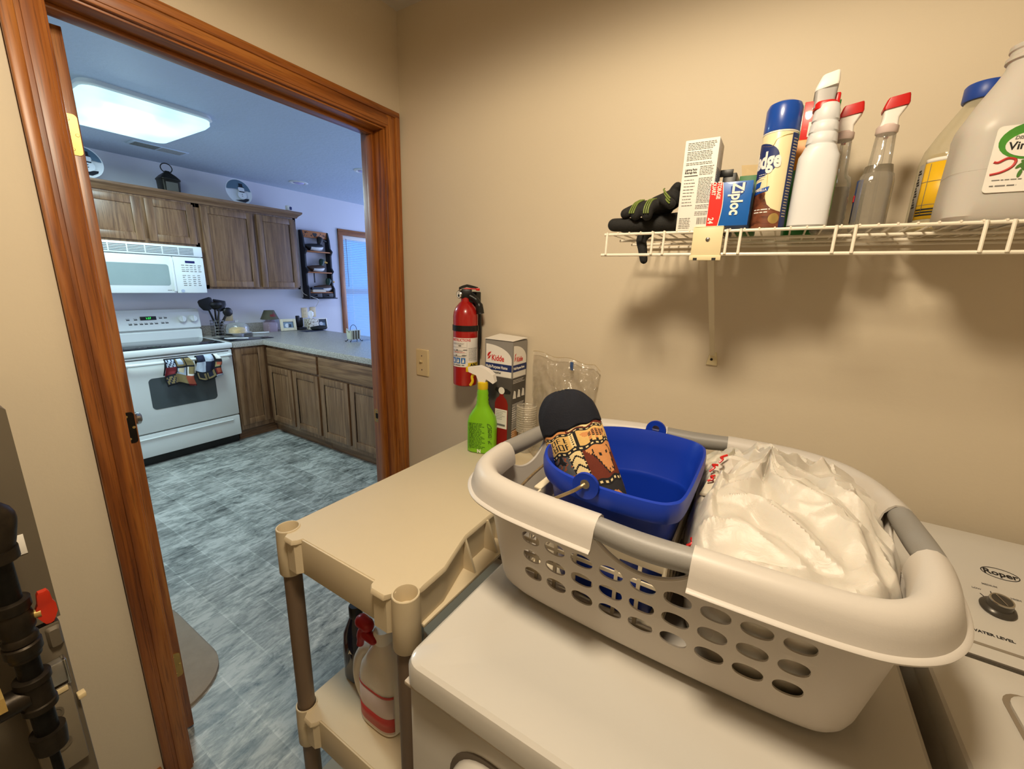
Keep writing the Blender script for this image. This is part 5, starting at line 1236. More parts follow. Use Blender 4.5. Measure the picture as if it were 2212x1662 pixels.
# ------------------------------------------------------------------ spray bottles
def loftc(cx, cy, secs, n=40, rot=0, m=0, c0=True, c1=True):
    return loft([[(cx + x * math.cos(rot) - y * math.sin(rot), cy + x * math.sin(rot) + y * math.cos(rot), z) for x, y, z in se(0, 0, rx, ry, z, p, n)] for z, rx, ry, p in secs], c0, c1, m)
wx, wy = 1.359, -.262
wb = thing('spray_bottle', 'opaque white spray bottle with ribbed neck and red collar', 'spray bottle', (wx, wy, DK))
secs = [(DK, .029, .020, 3), (DK + .004, .0325, .0235, 3), (1.70, .0325, .0235, 3.2), (1.728, .0322, .023, 3), (1.740, .0318, .0228, 2.9), (1.750, .027, .022, 2.5), (1.757, .0245, .0215, 2.3), (1.7585, .0225, .0205, 2.2), (1.7605, .0225, .0205, 2.2), (1.762, .0242, .0212, 2.2), (1.776, .0232, .0205, 2.2), (1.7775, .0212, .0195, 2.2), (1.7795, .0212, .0195, 2.2), (1.781, .0228, .0202, 2.2), (1.795, .0215, .0195, 2.1), (1.7965, .0195, .0185, 2.1), (1.7985, .0195, .0185, 2.1), (1.80, .0212, .0192, 2.1), (1.815, .020, .0185, 2), (1.825, .0175, .017, 2), (1.828, .014, .014, 2)]
part('bottle', loftc(wx, wy, secs), mat('milky_bottle', 'd9dadb', .4, var=.01), wb)
part('collar', loftc(wx - .004, wy + .004, [(1.818, .017, .018, 2.6), (1.819, .0185, .019, 2.6), (1.828, .0185, .019, 2.6), (1.831, .016, .018, 2.6)]) + box(wx + .008, wx + .0165, wy + .0, wy + .022, 1.820, 1.846, .003), M_redp, wb)
hd_ = part('trigger_head', loft([[(wx - .007 + a, wy + .004 + b + dy_, z) for a, b, _ in rr(hx, hy, .005, 4)] for z, hx, hy, dy_ in ((1.822, .0155, .013, 0), (1.836, .0155, .014, .002), (1.852, .0168, .018, .006))]), mat('gray_trigger', 'a9a6a2', .4), wb)
sub('white_cap', loft([[(wx - .007 + a + dx, wy + .010 + b, z + a * .22 + (b * -.15)) for a, b, _ in rr(hx, hy, .005, 4)] for z, hx, hy, dx in ((1.851, .0172, .0185, 0), (1.855, .0175, .019, .0), (1.873, .0135, .017, .003), (1.875, .0125, .016, .003))]), M_wplast, hd_)
part('trigger_lever', tube(cat([(wx, wy + .030, 1.855), (wx, wy + .045, 1.835), (wx, wy + .042, 1.815)], 5), .004, 8), M_redp, wb)
part('front_label', flat(-.028, .028, .012, .10, 0, .0006).tr(fr((wx, wy + .0236, DK), (-1, 0, 0), (0, 0, 1))), mat('green_label', '3c7a3a', .4), wb)
part('side_label_edge', box(wx + .0315, wx + .0329, wy - .008, wy + .012, DK + .02, DK + .09, .0003), mat('green_label_edge', '4f8a3a', .4), wb)
random.seed(8); part('side_print', lines(-.014, .010, [.018 + .0042 * i for i in range(24)], .002, 0, .3).tr(fr((wx - .0328, wy, DK), (0, -1, 0), (0, 0, 1))), M_inkg, wb)
M_clear = film('clear_bottle', 'cfc8ba', .84, .05, .25); M_liq = film('pale_liquid', '857a66', .55, .08, .2)
def clear_spray(label, cx, cy, fill, lab=None, grp='clear spray bottles with red nozzles', dz=0):
    t = thing('clear_spray_bottle', label, 'spray bottle', (cx, cy, DK), grp)
    S_ = [(DK, .024, .021, 3), (DK + .004, .028, .025, 3), (1.705, .0275, .0245, 3), (1.718, .0255, .0235, 2.6), (1.735 + dz, .0205, .0195, 2.2), (1.748 + dz, .0175, .0172, 2), (1.80 + dz, .0150, .0150, 2), (1.806 + dz, .0150, .0150, 2)]
    if lab == 'ribbed': S_ = [(DK, .024, .021, 3), (DK + .004, .028, .025, 3)] + [(DK + .012 + k * .0075, .0280 - .0010 * (k % 2), .025 - .001 * (k % 2), 3) for k in range(11)] + S_[3:]
    part('bottle', loftc(cx, cy, S_), M_clear, t)
    part('liquid', loftc(cx, cy, [(DK + .004, .0255, .0225, 3), (min(fill, 1.705), .0255, .0225, 3)] + ([(fill, .021, .020, 2.4)] if fill > 1.71 else []) + [(fill + .0004, .001, .001, 2)]), M_liq, t)
    part('dip_tube', tube([(cx, cy, 1.80 + dz), (cx + .004, cy + .003, DK + .012)], .0026, 8), M_clear, t)
    part('collar', lathe([(.0155, 1.800 + dz), (.017, 1.802 + dz), (.017, 1.812 + dz), (.0145, 1.815 + dz)], 28, cx, cy), mat('clear_collar', 'd8c3bb', .3), t)
    hd = part('trigger_head', loft([[(cx + a + dx, cy + b, z + dz) for a, b, _ in rr(hx, .013, .004, 4)] for z, hx, dx in ((1.812, .0135, 0), (1.825, .0115, .001), (1.842, .0165, .005))]), M_wplast, t)
    sub('red_cap', loft([[(cx + a + dx, cy + b, z + dz + (a * .16)) for a, b, _ in rr(hx, .0155, .004, 4)] for z, hx, dx in ((1.841, .0175, .005), (1.845, .0185, .005), (1.857, .0160, .006), (1.860, .0145, .0065))]), M_redp, hd)
    part('trigger_lever', tube(cat([(cx + .004, cy + .013, 1.838 + dz), (cx + .006, cy + .034, 1.822 + dz), (cx + .004, cy + .032, 1.802 + dz)], 5), .0038, 8), M_redp, t)
    return t
clear_spray('clear red-nozzled spray bottle standing against the white spray bottle, half full', 1.396, -.168, 1.700, 'ribbed', dz=-.012)
t = clear_spray('clear red-nozzled spray bottle with navy back label, beside the yellow cleaner jug', 1.461, -.170, 1.735, dz=-.010)
lbw = loft([[(1.461 + .0288 * math.cos(a), -.170 + .0258 * math.sin(a), z) for a in [PI * .62 + i * PI * .62 / 14 for i in range(15)]] for z in (DK + .018, DK + .095)], False, False, 0, False)
o = part('back_label', lbw, mat('navy_label', '17376e', .4), t); md = o.modifiers.new('t', 'SOLIDIFY'); md.thickness = .0006
part('label_mark', box(1.4315, 1.4328, -.176, -.163, 1.672, 1.684), M_redp, t)
# pouch behind the white spray bottle
pk = thing('snack_pouch', 'red and green pouch standing behind the white spray bottle', 'pouch', (1.350, -.135, DK))
def pouch_loop(z, hx, hy, cx=1.350, cy=-.135): return rr(hx, hy, min(hx, hy) * .8, 5, cx, cy, z)
part('pouch', loft([pouch_loop(DK, .032, .022), pouch_loop(DK + .05, .034, .026), pouch_loop(1.74, .034, .018), pouch_loop(1.83, .033, .006), pouch_loop(1.874, .033, .0015)]), mat('green_pouch', '1f7a34', .35, coat=.4), pk)
part('red_banner', box(1.322, 1.366, -.158, -.155, 1.797, 1.872, .001).rot('X', 0), M_zr, pk)
part('yellow_band', box(1.318, 1.366, -.1585, -.1555, 1.745, 1.802, .001), mat('amber_print', 'd88a1c', .4), pk)
part('lettering', text('T', .018, 1.336, 1.846, 0, 'LEFT', .0005, .001).tr(fr((0, -.1583, 0), (1, 0, 0), (0, 0, 1))), M_paper, pk)
part('white_panel', box(1.334, 1.352, -.1590, -.1575, 1.806, 1.834, .001), M_paper, pk)

# ------------------------------------------------------------------ jugs
yx, yy = 1.597, -.112
jy = thing('cleaner_jug', 'clear jug of yellow cleaner with a blue cap behind the vinegar jug', 'jug', (yx, yy, DK))
M_jug = film('clear_jug', 'd9cfb0', .60, .12)
jb = [(DK, .060, .052, 3.2), (DK + .006, .067, .058, 3.2), (1.745, .067, .058, 3), (1.768, .063, .055, 2.6), (1.795, .050, .046, 2.2), (1.82, .036, .035, 2), (1.838, .026, .026, 2), (1.846, .024, .024, 2)]
part('jug', loftc(yx, yy, jb), M_jug, jy)
part('liquid', loftc(yx, yy, [(DK + .004, .062, .053, 3.2), (1.752, .062, .053, 3), (1.7525, .001, .001, 2)]), film('yellow_liquid', 'c8a52c', .25, .1), jy)
part('cap', lathe([(.029, 1.842), (.030, 1.844), (.030, 1.866), (.028, 1.869), (.001, 1.869)], 36, yx, yy), mat('blue_screw_cap', '23479e', .4), jy)
def jl(a0, a1, z0, z1, k=1.012, n=20): return loft([[(yx + .067 * k * math.copysign(abs(math.cos(a)) ** (2 / 3), math.cos(a)), yy + .058 * k * math.copysign(abs(math.sin(a)) ** (2 / 3), math.sin(a)), z) for a in [math.radians(a0 + (a1 - a0) * i / n) for i in range(n + 1)]] for z in (z0, z1)], False, False, 0, False)
def sheet(name, g, m, par, th=.0005):
    o = part(name, g, m, par, 60); md = o.modifiers.new('t', 'SOLIDIFY'); md.thickness = th; md.offset = 1; return o
sheet('yellow_label', jl(204, 300, DK + .022, 1.737), mat('yellow_label', 'e3b522', .4, var=.02), jy)
sheet('white_label_band', jl(204, 300, 1.737, 1.744), M_paper, jy)
sheet('gray_label_end', jl(186, 203, DK + .02, 1.738), mat('gray_label_end', '98938a', .4), jy)
sheet('printed_rule', jl(204, 290, DK + .088, DK + .0888, 1.020), M_inkg, jy); sheet('printed_rule', jl(204, 290, DK + .047, DK + .0478, 1.020), M_inkg, jy); sheet('printed_rule', jl(218, 219, DK + .03, 1.735, 1.020), M_inkg, jy)
for z in (.028, .033, .038): sheet('printed_line', jl(207, 250, DK + z, DK + z + .0028, 1.020), M_ink, jy)
for k in range(14): sheet('label_lettering', jl(188 + (k % 3), 198 - (k % 4) * 2, DK + .045 + k * .005, DK + .048 + k * .005, 1.020, 6), M_ink, jy)
vx, vy = 1.612, -.234
vj = thing('vinegar_jug', 'large cloudy jug of vinegar with a vegetable label at the shelf front', 'jug', (vx, vy, DK))
part('jug', loftc(vx, vy, [(DK, .062, .052, 3.4), (DK + .008, .068, .058, 3.4), (DK + .03, .068, .058, 3.4), (1.745, .066, .057, 3.2), (1.752, .067, .058, 3), (1.765, .065, .056, 2.8), (1.80, .050, .046, 2.3), (1.83, .034, .033, 2), (1.845, .027, .027, 2), (1.853, .026, .026, 2), (1.855, .0295, .0295, 2), (1.860, .0295, .0295, 2), (1.862, .026, .026, 2), (1.868, .026, .026, 2), (1.870, .028, .028, 2), (1.876, .028, .028, 2), (1.878, .022, .022, 2)]), mat('cloudy_plastic', 'd5cfc6', .35, var=.02, trans=.25, ior=1.3, sss=.2), vj)
part('liquid_level', loftc(vx, vy, [(1.690, .0672, .0574, 3.3), (1.692, .0674, .0576, 3.3)], c0=False, c1=False), mat('level_line', 'b9b1a6', .4), vj)
def vf(x, z): return fr((vx + x - .012, vy - .0588, DK + z - .017), (1, 0, 0), (0, 0, 1))
lbl = part('label', loft([rr(.038, .047, .006, 4, .018, .104), rr(.038, .047, .006, 4, .018, .104, .0008)]).tr(vf(0, 0)), M_paper, vj)
sub('green_oval', disc(.020, .128, .0355, 0, .0006, .0255).mv(0, 0, .0008).tr(vf(0, 0)), mat('label_green', '4a8f34', .4, var=.15, vscale=40), lbl)
sub('white_oval', disc(.024, .123, .0315, 0, .0006, .018).mv(0, 0, .0014).tr(vf(0, 0)), M_paper, lbl)
sub('lettering', text('DISTILLED', .0068, .0005, .1305, 0, 'LEFT', .0004, .0002, .95, .15).mv(0, 0, .002).tr(vf(0, 0)), M_inkg, lbl)
sub('lettering', text('Vinegar', .0155, -.004, .1165, 0, 'LEFT', .0004, .0003, .95).mv(0, 0, .002).tr(vf(0, 0)), M_ink, lbl)
pep = cat([(-.016, .083, 0), (-.004, .086, 0), (.006, .093, 0), (.008, .102, 0), (-.001, .105, 0), (-.010, .100, 0), (-.015, .101, 0)], 6)
sub('red_pepper', tube(pep, .0018, 6).mv(0, 0, .001).tr(vf(0, 0)), mat('pepper_red', 'c03a38', .4), lbl)
lf_ = G(); random.seed(6)
for k in range(14): lf_ += disc(0, 0, .006, 0, .0005, .0022, 10).rot('Z', random.uniform(0, 180)).mv(.022 + random.uniform(-.008, .010), .090 + random.uniform(-.012, .012), .001 + k * .00005)
sub('green_leaves', lf_.tr(vf(0, 0)), mat('leaf_green', '4c7a35', .5), lbl)
sub('onion', disc(.035, .092, .013, 0, .0006, .010).mv(0, 0, .0009).tr(vf(0, 0)), mat('onion_cream', 'dfe0b0', .5), lbl)
sub('small_print', (lines(-.012, .020, [.074], .0022, 0, .0) + lines(-.013, .016, [.0655], .003, 0, .0)).mv(0, 0, .0009).tr(vf(0, 0)), M_inkg, lbl)

# ------------------------------------------------------------------ light switch on the back wall
sw = thing('light_switch', 'ivory toggle light switch plate on the wall beside the doorway', 'light switch', (.098, 0, 1.155))
part('plate', loft([[(.098 + x, y, 1.155 + z) for x, z, _ in rr(.035 - k, .057 - k, .004, 3)] for y, k in ((0, 0), (-.004, 0), (-.0065, .0025))]), M_ivory, sw)
part('toggle', box(.0935, .1025, -.019, -.006, 1.1535, 1.1635, .002).fn(lambda v: (v.x, v.y, v.z + (-.006 - v.y) * .5)), M_ivory, sw)
for dz in (.030, -.030): part('screw', disc(.098, 1.155 + dz, .0032, 0, .0012, n=14).tr(fr((0, -.0065, 0), (1, 0, 0), (0, 0, 1))), M_steel, sw)

# ------------------------------------------------------------------ fire extinguisher on the wall
ex, ey = .381, -.070; ER = .0455; EA = math.radians(37)
fe = thing('fire_extinguisher', 'red fire extinguisher with black strap mounted on the wall above its carton', 'fire extinguisher', (ex, ey, 1.118))
part('tank', lathe([(.040, 1.118), (.0445, 1.122), (ER, 1.130), (ER, 1.372), (.0435, 1.388), (.036, 1.405), (.024, 1.419), (.0175, 1.426), (.0165, 1.442), (.0145, 1.444)], 44, ex, ey), M_red, fe)
RE = Matrix.Translation((ex, ey, 1.118)) @ Matrix.Rotation(EA, 4, 'Z')
WE = lambda g, dz=0: wrap(subdiv(g, .006), ER + .0003).mv(0, 0, dz).tr(RE)
part('label', WE(flat(-.056, .058, .074, .180, 0, .0004)), mat('label_white', 'e8e2dc', .45), fe)
random.seed(9)
part('label_heading', WE(text('INSTRUCTIONS', .0135, -.054, .168, 0, 'LEFT', .0003, .0003, .78).mv(0, 0, .0005)), M_redp, fe)
pr = lines(-.052, .004, [.160, .1565, .134, .131, .114, .111], .0022, 0, .3) + lines(.012, .052, [.140 - .0045 * i for i in range(10)], .0022, 0, .25) + lines(-.052, .0, [.079], .006, 0, 0) + flat(.006, .0066, .09, .165) + flat(-.054, .004, .125, .1256) + flat(-.054, .004, .146, .1466) + flat(.010, .054, .144, .1446)
pr += disc(-.02, .152, .006, 0, .0004, .0025) + disc(.0, .137, .008, 0, .0004, .002) + disc(-.032, .1355, .004, 0, .0004, .003) + disc(-.004, .117, .009, 0, .0004, .0025) + disc(-.035, .1165, .004, 0, .0004, .003)
part('label_print', WE(pr.mv(0, 0, .0005)), M_inkg, fe)
part('label_red_lines', WE((lines(-.045, .0, [.1275], .003, 0, 0)).mv(0, 0, .0005)), M_redp, fe)
bp = G()
for k in range(3): bp += flat(-.054 + k * .0195, -.038 + k * .0195, .087, .108, 0)
pct = part('blue_pictograms', WE(bp.mv(0, 0, .0005)), mat('picto_blue', '2f6db4', .4), fe)
for k in range(3): part('pictogram_mark', WE((prism([(-.051 + k * .0195, .090), (-.042 + k * .0195, .091), (-.043 + k * .0195, .100), (-.047 + k * .0195, .1055)], .0003)).mv(0, 0, .0011)), M_paper, fe)
part('yellow_panel', WE(flat(.010, .058, .074, .090, 0, .0003).mv(0, 0, .0005)), mat('abc_yellow', 'e0c23a', .45), fe)
part('lettering', WE(text('ABC', .0155, .034, .0765, 0, 'CENTER', .0003, .0005, 1.05).mv(0, 0, .0012)), M_ink, fe)
part('strap', loft([[(ex + (ER + d) * math.cos(a), ey + (ER + d) * math.sin(a), z) for a in [2 * PI * i / 40 for i in range(40)]] for z, d in ((1.322, .0), (1.322, .0022), (1.342, .0022), (1.342, 0))], False, False), M_black, fe)
part('wall_bracket', box(ex - .018, ex + .018, -.030, -.001, 1.15, 1.46, .003), M_black, fe)
TV = lambda g: g.tr(Matrix.Translation((ex, ey, 0)) @ Matrix.Rotation(EA, 4, 'Z'))
part('valve', TV(box(-.016, .022, -.017, .017, 1.436, 1.470, .005) + box(-.012, .034, -.013, .013, 1.422, 1.450, .005)), M_black, fe)
part('lever', TV(loft([[(x, y, z + dz) for y, dz in ((-.012, -.004), (.012, -.004), (.012, .006), (-.012, .006))] for x, z in ((-.024, 1.469), (-.012, 1.475), (.004, 1.480), (.02, 1.477), (.044, 1.471))])), M_black, fe)
part('carry_handle', TV(loft([[(x, y, z + dz) for y, dz in ((-.010, 0), (.010, 0), (.010, .005), (-.010, .005))] for x, z in ((.005, 1.455), (.02, 1.455), (.042, 1.440), (.052, 1.425))])), M_black, fe)
part('safety_pin', TV(tube([(-.005, -.016, 1.471), (.030, -.016, 1.471), (.046, -.014, 1.469)], .0022, 8) + box(.036, .050, -.017, -.0125, 1.465, 1.474, .002)), M_redp, fe)
ga = part('gauge', lathe([(.013, 0), (.0145, .002), (.0145, .010), (.0128, .012), (.0122, .0095), (.001, .0095)], 28).tr(Matrix.Translation((ex - .012, ey - .012, 1.450)) @ Matrix.Rotation(math.radians(-12), 4, 'Z') @ Matrix.Rotation(PI / 2, 4, 'X')), M_steel, fe)
sub('dial', (disc(0, 0, .0118, 0, .0004) + disc(0, -.004, .005, 1, .0008) + flat(-.0006, .0006, -.006, .009, 1, .001)).mv(0, 0, .0098).tr(Matrix.Translation((ex - .012, ey - .012, 1.450)) @ Matrix.Rotation(math.radians(-12), 4, 'Z') @ Matrix.Rotation(PI / 2, 4, 'X')), [M_paper, M_ink], ga)
part('nozzle', tube(cat([(ex + .022, ey - .006, 1.446), (ex + .040, ey + .004, 1.435), (ex + .050, ey + .012, 1.415), (ex + .054, ey + .016, 1.385)], 6), [.009] * 6 + [.011] * 6 + [.014] * 6 + [.015], 14), M_black, fe)
part('strap_tail', tube(cat([(ex + .050, ey + .020, 1.385), (ex + .051, ey + .022, 1.30), (ex + .047, ey + .022, 1.255)], 6), .0045, 8), M_black, fe)

# ------------------------------------------------------------------ extinguisher carton on the resin shelf
SZ = .9175
kb = thing('extinguisher_box', 'tall dark gray extinguisher carton with a printed picture, on the resin shelf', 'box', (.553, -.058, SZ))
x0, x1, y0, y1, H = .496, .610, -.105, -.012, .388
part('carton', box(x0, x1, y0, y1, SZ, SZ + H, .001), mat('dark_gray_card', '4f4a45', .55), kb, 30)
part('top_flap', loft([[(x0 - .002, y0 - .002, SZ + H), (x1 + .001, y0 - .002, SZ + H), (x1 + .001, y1, SZ + H + .004), (x0 - .002, y1, SZ + H + .008)], [(x0 - .002, y0 - .002, SZ + H + .0012), (x1 + .001, y0 - .002, SZ + H + .0012), (x1 + .001, y1, SZ + H + .0055), (x0 - .002, y1, SZ + H + .0095)]]), M_paper, kb)
KF = fr((x0, y0 - .0002, SZ), (1, 0, 0), (0, 0, 1)); KS = fr((x1 + .0002, y0, SZ), (0, 1, 0), (0, 0, 1))
arc_ = lambda w_: [(.0045, .262), (w_ - .004, .262)] + [(.0045 + (w_ - .0085) * math.cos(a), .322 + .05 * math.sin(a)) for a in [PI / 2 * i / 12 for i in range(13)]]
def face(nm, g, m, F=KF, dz=0): return part(nm, g.mv(0, 0, dz).tr(F), m, kb)
M_gcard = mat('gray_top_card', '8e8a84', .5)
face('gray_top', flat(.0, .114, .26, .385, 0, .0003), M_gcard); face('gray_top', flat(.0, .093, .26, .385, 0, .0003), M_gcard, KS)
face('white_panel', prism(arc_(.114), .0005), M_paper); face('white_panel', prism(arc_(.093), .0005), M_paper, KS)
face('logo_mark', prism([(.012, .325), (.022, .338), (.027, .346), (.016, .342), (.010, .334)], .0004) + prism([(.010, .318), (.020, .322), (.026, .334), (.018, .330)], .0004), M_redp, KF, .0006)
face('brand_lettering', text('Kidde', .028, .028, .316, 0, 'LEFT', .0004, .0006, .78), M_redp, KF, .0006)
face('logo_mark', prism([(.010, .325), (.016, .338), (.021, .346), (.013, .342)], .0004) + prism([(.010, .318), (.016, .322), (.02, .334), (.014, .330)], .0004), M_redp, KS, .0006)
face('brand_lettering', text('Kidde', .024, .024, .316, 0, 'LEFT', .0004, .0005, .72), M_redp, KS, .0006)
face('navy_band', flat(.003, .111, .282, .306, 0, .0004), M_navyp, KF, .0006); face('navy_band', flat(.003, .092, .282, .306, 0, .0004), M_navyp, KS, .0006)
face('title_lettering', text('Multi-Purpose Home', .0155, .005, .289, 0, 'LEFT', .0004, .0003, .68), M_paper, KF, .0011)
face('title_lettering', text('Multi-Purpose Home', .0125, .005, .290, 0, 'LEFT', .0004, .0002, .68), M_paper, KS, .0011)
face('subtitle_lettering', text('Fire Extinguisher', .0115, .006, .271, 0, 'LEFT', .0004, .0002, .8), M_ink, KF, .0006)
face('picture_tank', prism([(.046, .0), (.046, .165), (.052, .182), (.064, .192), (.067, .205), (.079, .205), (.082, .192), (.094, .182), (.100, .165), (.100, .0)], .0008), mat('printed_red', '8e1b17', .45, var=.15), KF)
face('picture_label', flat(.048, .098, .075, .145, 0, .0004), M_paper, KF, .0009)
random.seed(31)
face('picture_label_print', lines(.052, .094, [.138 - .006 * i for i in range(6)], .002, 0, .4) + lines(.05, .094, [.084], .012, 0, 0), M_inkg, KF, .0014)
face('picture_valve', prism([(.050, .222), (.094, .222), (.110, .214), (.108, .205), (.085, .203), (.06, .203), (.045, .212)], .0008), M_ink, KF)
face('picture_gauge', disc(.073, .213, .0125, 0, .0005), M_paper, KF, .0009)
face('side_print', lines(.006, .086, [.252, .247, .242], .0025, 0, .2) + lines(.006, .088, [.166 - .0042 * i for i in range(22)], .0022, 0, .12) + lines(.004, .040, [.05 + .008 * i for i in range(14)], .003, 0, .5).fn(lambda v: (v.x, v.y, v.z)), M_paper, KS, .0003)
face('front_print', lines(.006, .042, [.14 - .0055 * i for i in range(16)], .003, 0, .4), M_gcard, KF, .0003)
for k in range(3): face('step_picture', prism([(.008 + k * .029, .188), (.028 + k * .029, .186), (.024 + k * .029, .212), (.014 + k * .029, .216)], .0005), M_paper, KS, .0002)
face('warning_panel', flat(.006, .046, .02, .07, 0, .0004), mat('printed_orange', 'c9925a', .5), KS.copy() @ Matrix.Translation((.0, .0, 0)), .0002)
face('data_panel', flat(.05, .088, .0, .05, 0, .0004), M_paper, KS, .0002)

# ------------------------------------------------------------------ green spray bottle
gx, gy = .531, -.165
gs_ = thing('green_spray_bottle', 'lime green spray bottle with yellow collar and white trigger head on the resin shelf', 'spray bottle', (gx, gy, SZ))
M_lime = mat('lime_plastic', '7fc21e', .35, var=.03)
GA = math.radians(18)
secs = [(SZ, .044, .026, 3), (SZ + .005, .050, .030, 3.2), (1.025, .050, .030, 3.4), (1.045, .046, .0285, 3), (1.062, .036, .026, 2.6), (1.078, .026, .0225, 2.3), (1.092, .0205, .020, 2), (1.098, .0215, .0205, 2), (1.104, .019, .019, 2), (1.112, .021, .0205, 2), (1.119, .0185, .0185, 2), (1.127, .020, .020, 2), (1.140, .0175, .0175, 2), (1.146, .0165, .0165, 2)]
part('bottle', loftc(gx, gy, secs, 44, GA), M_lime, gs_)
part('collar', lathe([(.0165, 1.142), (.018, 1.144), (.018, 1.166), (.015, 1.169)], 32, gx, gy), mat('yellow_collar', 'e3c51e', .4), gs_)
TG = lambda g: g.tr(Matrix.Translation((gx, gy, 0)) @ Matrix.Rotation(math.radians(14), 4, 'Z'))
part('trigger_head', TG(loft([[(x, y, z) for x, z, y in [(a[0], a[1], yy * a[2]) for a in ((-.052, 1.214, .6), (-.050, 1.198, .6), (-.020, 1.190, .9), (-.012, 1.168, .8), (.012, 1.168, .8), (.016, 1.180, .9), (.040, 1.166, .8), (.047, 1.172, .7), (.040, 1.196, 1), (.018, 1.213, 1), (-.01, 1.222, .9))]] for yy in (-.0145, .0145)])), M_wplast, gs_, 30)
part('nozzle', TG(box(-.060, -.051, -.0085, .0085, 1.197, 1.215, .002)), mat('yellow_nozzle', 'dfba1a', .4), gs_)
part('trigger_lever', TG(tube(cat([(-.032, 0, 1.194), (-.040, 0, 1.180), (-.038, 0, 1.165), (-.046, 0, 1.150)], 5), .005, 10)), mat('yellow_lever', 'dfba1a', .4), gs_)
GF = Matrix.Translation((gx, gy, SZ)) @ Matrix.Rotation(GA, 4, 'Z') @ fr((0, -.0304, 0), (1, 0, 0), (0, 0, 1))
random.seed(17)
part('label_print', (lines(-.040, .022, [.108 - .0052 * i for i in range(18)], .0034, 0, .35)).tr(GF), mat('dark_green_print', '3a6b14', .5), gs_)
part('white_lettering', text('N', .017, -.008, .004, 0, 'LEFT', .0004, .0008).tr(GF), M_paper, gs_)
GS_ = Matrix.Translation((gx, gy, SZ)) @ Matrix.Rotation(GA, 4, 'Z') @ fr((.0, -.0306, 0), (1, 0, 0), (0, 0, 1))
for pts in ([(.028, .112), (.036, .109), (.043, .099), (.036, .096), (.029, .101), (.028, .112)], [(.030, .091), (.041, .092), (.043, .084), (.036, .080), (.031, .085), (.038, .088)], [(.031, .074), (.040, .076), (.043, .066), (.034, .064), (.033, .070), (.040, .070)], [(.030, .05), (.040, .047), (.044, .040)], [(.033, .040), (.036, .053)]):
    part('marker_stroke', tube(cat([(a, b, .0004) for a, b in pts], 5), .0007, 6).tr(GS_), M_ink, gs_)

# ------------------------------------------------------------------ clear bag and cups against the wall
cb = thing('clear_bag', 'crinkled clear plastic bag with a blue tab leaning on the wall behind the basket', 'plastic bag', (.77, -.06, SZ))
M_film = film('clear_film', 'e2d6c0', .86, .12, 1.0)
def bagsheet(off, seed):
    V = []; F = []; nu, nv = 60, 56
    for j in range(nv + 1):
        for i in range(nu + 1):
            u, v = i / nu, j / nv
            x = .648 + .240 * u + .010 * math.sin(v * 4) * (1 - u) - .03 * (1 - v) * u; z = SZ + .005 + (.345 - .022 * u - .02 * max(0, u - .92) / .08) * v + .004 * math.sin(u * 14)
            puff = math.sin(PI * min(1, u * 1.0)) * (1 - v) ** .6 * .05
            q = Vector((u * 3.1, v * 3.3, seed)); cr_ = (1 - abs(noise.noise(q * 1.7)) * 2.2) * .010 + (1 - abs(noise.noise(q * 4.0)) * 2.2) * .004
            V.append((x, -.016 - off * puff - (cr_ + .008) * (.25 + .75 * (1 - v) ** .5) * (1 if off else .5) - .03 * (1 - v), z))
    for j in range(nv):
        for i in range(nu): a = j * (nu + 1) + i; F.append((a, a + 1, a + nu + 2, a + nu + 1))
    return G(V, F)
part('front_film', bagsheet(1, 4.2), M_film, cb, 60)
part('back_film', bagsheet(0, 8.1), M_film, cb, 60)
part('top_seam', tube([Vector((.648 + .240 * u + .010 * math.sin(4) * (1 - u), -.020, SZ + .350 - .022 * u - .02 * max(0, u - .92) / .08 + .004 * math.sin(u * 14))) for u in [i / 40 for i in range(41)]], .0011, 6), mat('seam_film', 'b9a684', .3), cb)
part('blue_tab', box(.789, .800, -.036, -.033, 1.222, 1.250, .0008), mat('blue_tab', '3d5685', .4), cb)
cs = thing('cup_stack', 'stack of ribbed clear plastic cups between the carton and the clear bag', 'cups', (.655, -.075, SZ))
cp_ = [(.026, SZ)]
for k in range(12): cp_ += [(.030 + k * .0004, SZ + .075 + k * .008), (.0355, SZ + .077 + k * .008), (.0355, SZ + .079 + k * .008), (.031, SZ + .081 + k * .008)]
part('cups', lathe([(.024, SZ), (.027, SZ + .07)] + cp_[1:], 30, .655, -.075, c1=False), film('cup_plastic', 'f0e6d2', .78, .1), cs, 60)
part('orange_mark', box(.690, .694, -.09, -.075, SZ + .04, SZ + .062, .001), mat('orange_print', 'd2703a', .5), cs)

# ------------------------------------------------------------------ bottles on the lower tier
LZ = .3905
bj = thing('detergent_jug', 'white jug with a red and pink label and red spout on the lower resin shelf', 'jug', (.636, -.715, LZ))
jx, jy_ = .636, -.715
part('body', loftc(jx, jy_, [(LZ, .058, .040, 3.4), (LZ + 0.0072, .064, .045, 3.4), (LZ + 0.144, .063, .045, 3.2), (LZ + 0.168, .058, .043, 3), (LZ + 0.198, .042, .036, 2.4), (LZ + 0.222, .028, .027, 2), (LZ + 0.24, .021, .021, 2)], 44), mat('milky_white_jug', 'e6ded2', .35, sss=.15), bj)
part('handle', tube(cat([(jx - .035, jy_, LZ + 0.198), (jx - .065, jy_ - .002, LZ + 0.18), (jx - .092, jy_ - .004, LZ + 0.126), (jx - .094, jy_ - .004, LZ + 0.066), (jx - .072, jy_ - .002, LZ + 0.018), (jx - .050, jy_, LZ + 0.0144)], 6), .0165, 14), mat('handle_white', 'e0d8cc', .4), bj)
def jlab(z0, z1, k): return loft([[(jx + .0645 * k * math.copysign(abs(math.cos(a)) ** (2 / 3.3), math.cos(a)), jy_ + .0455 * k * math.copysign(abs(math.sin(a)) ** (2 / 3.3), math.sin(a)), z) for a in [math.radians(208 + i * 5) for i in range(26)]] for z in (z0, z1)], False, False, 0, False)
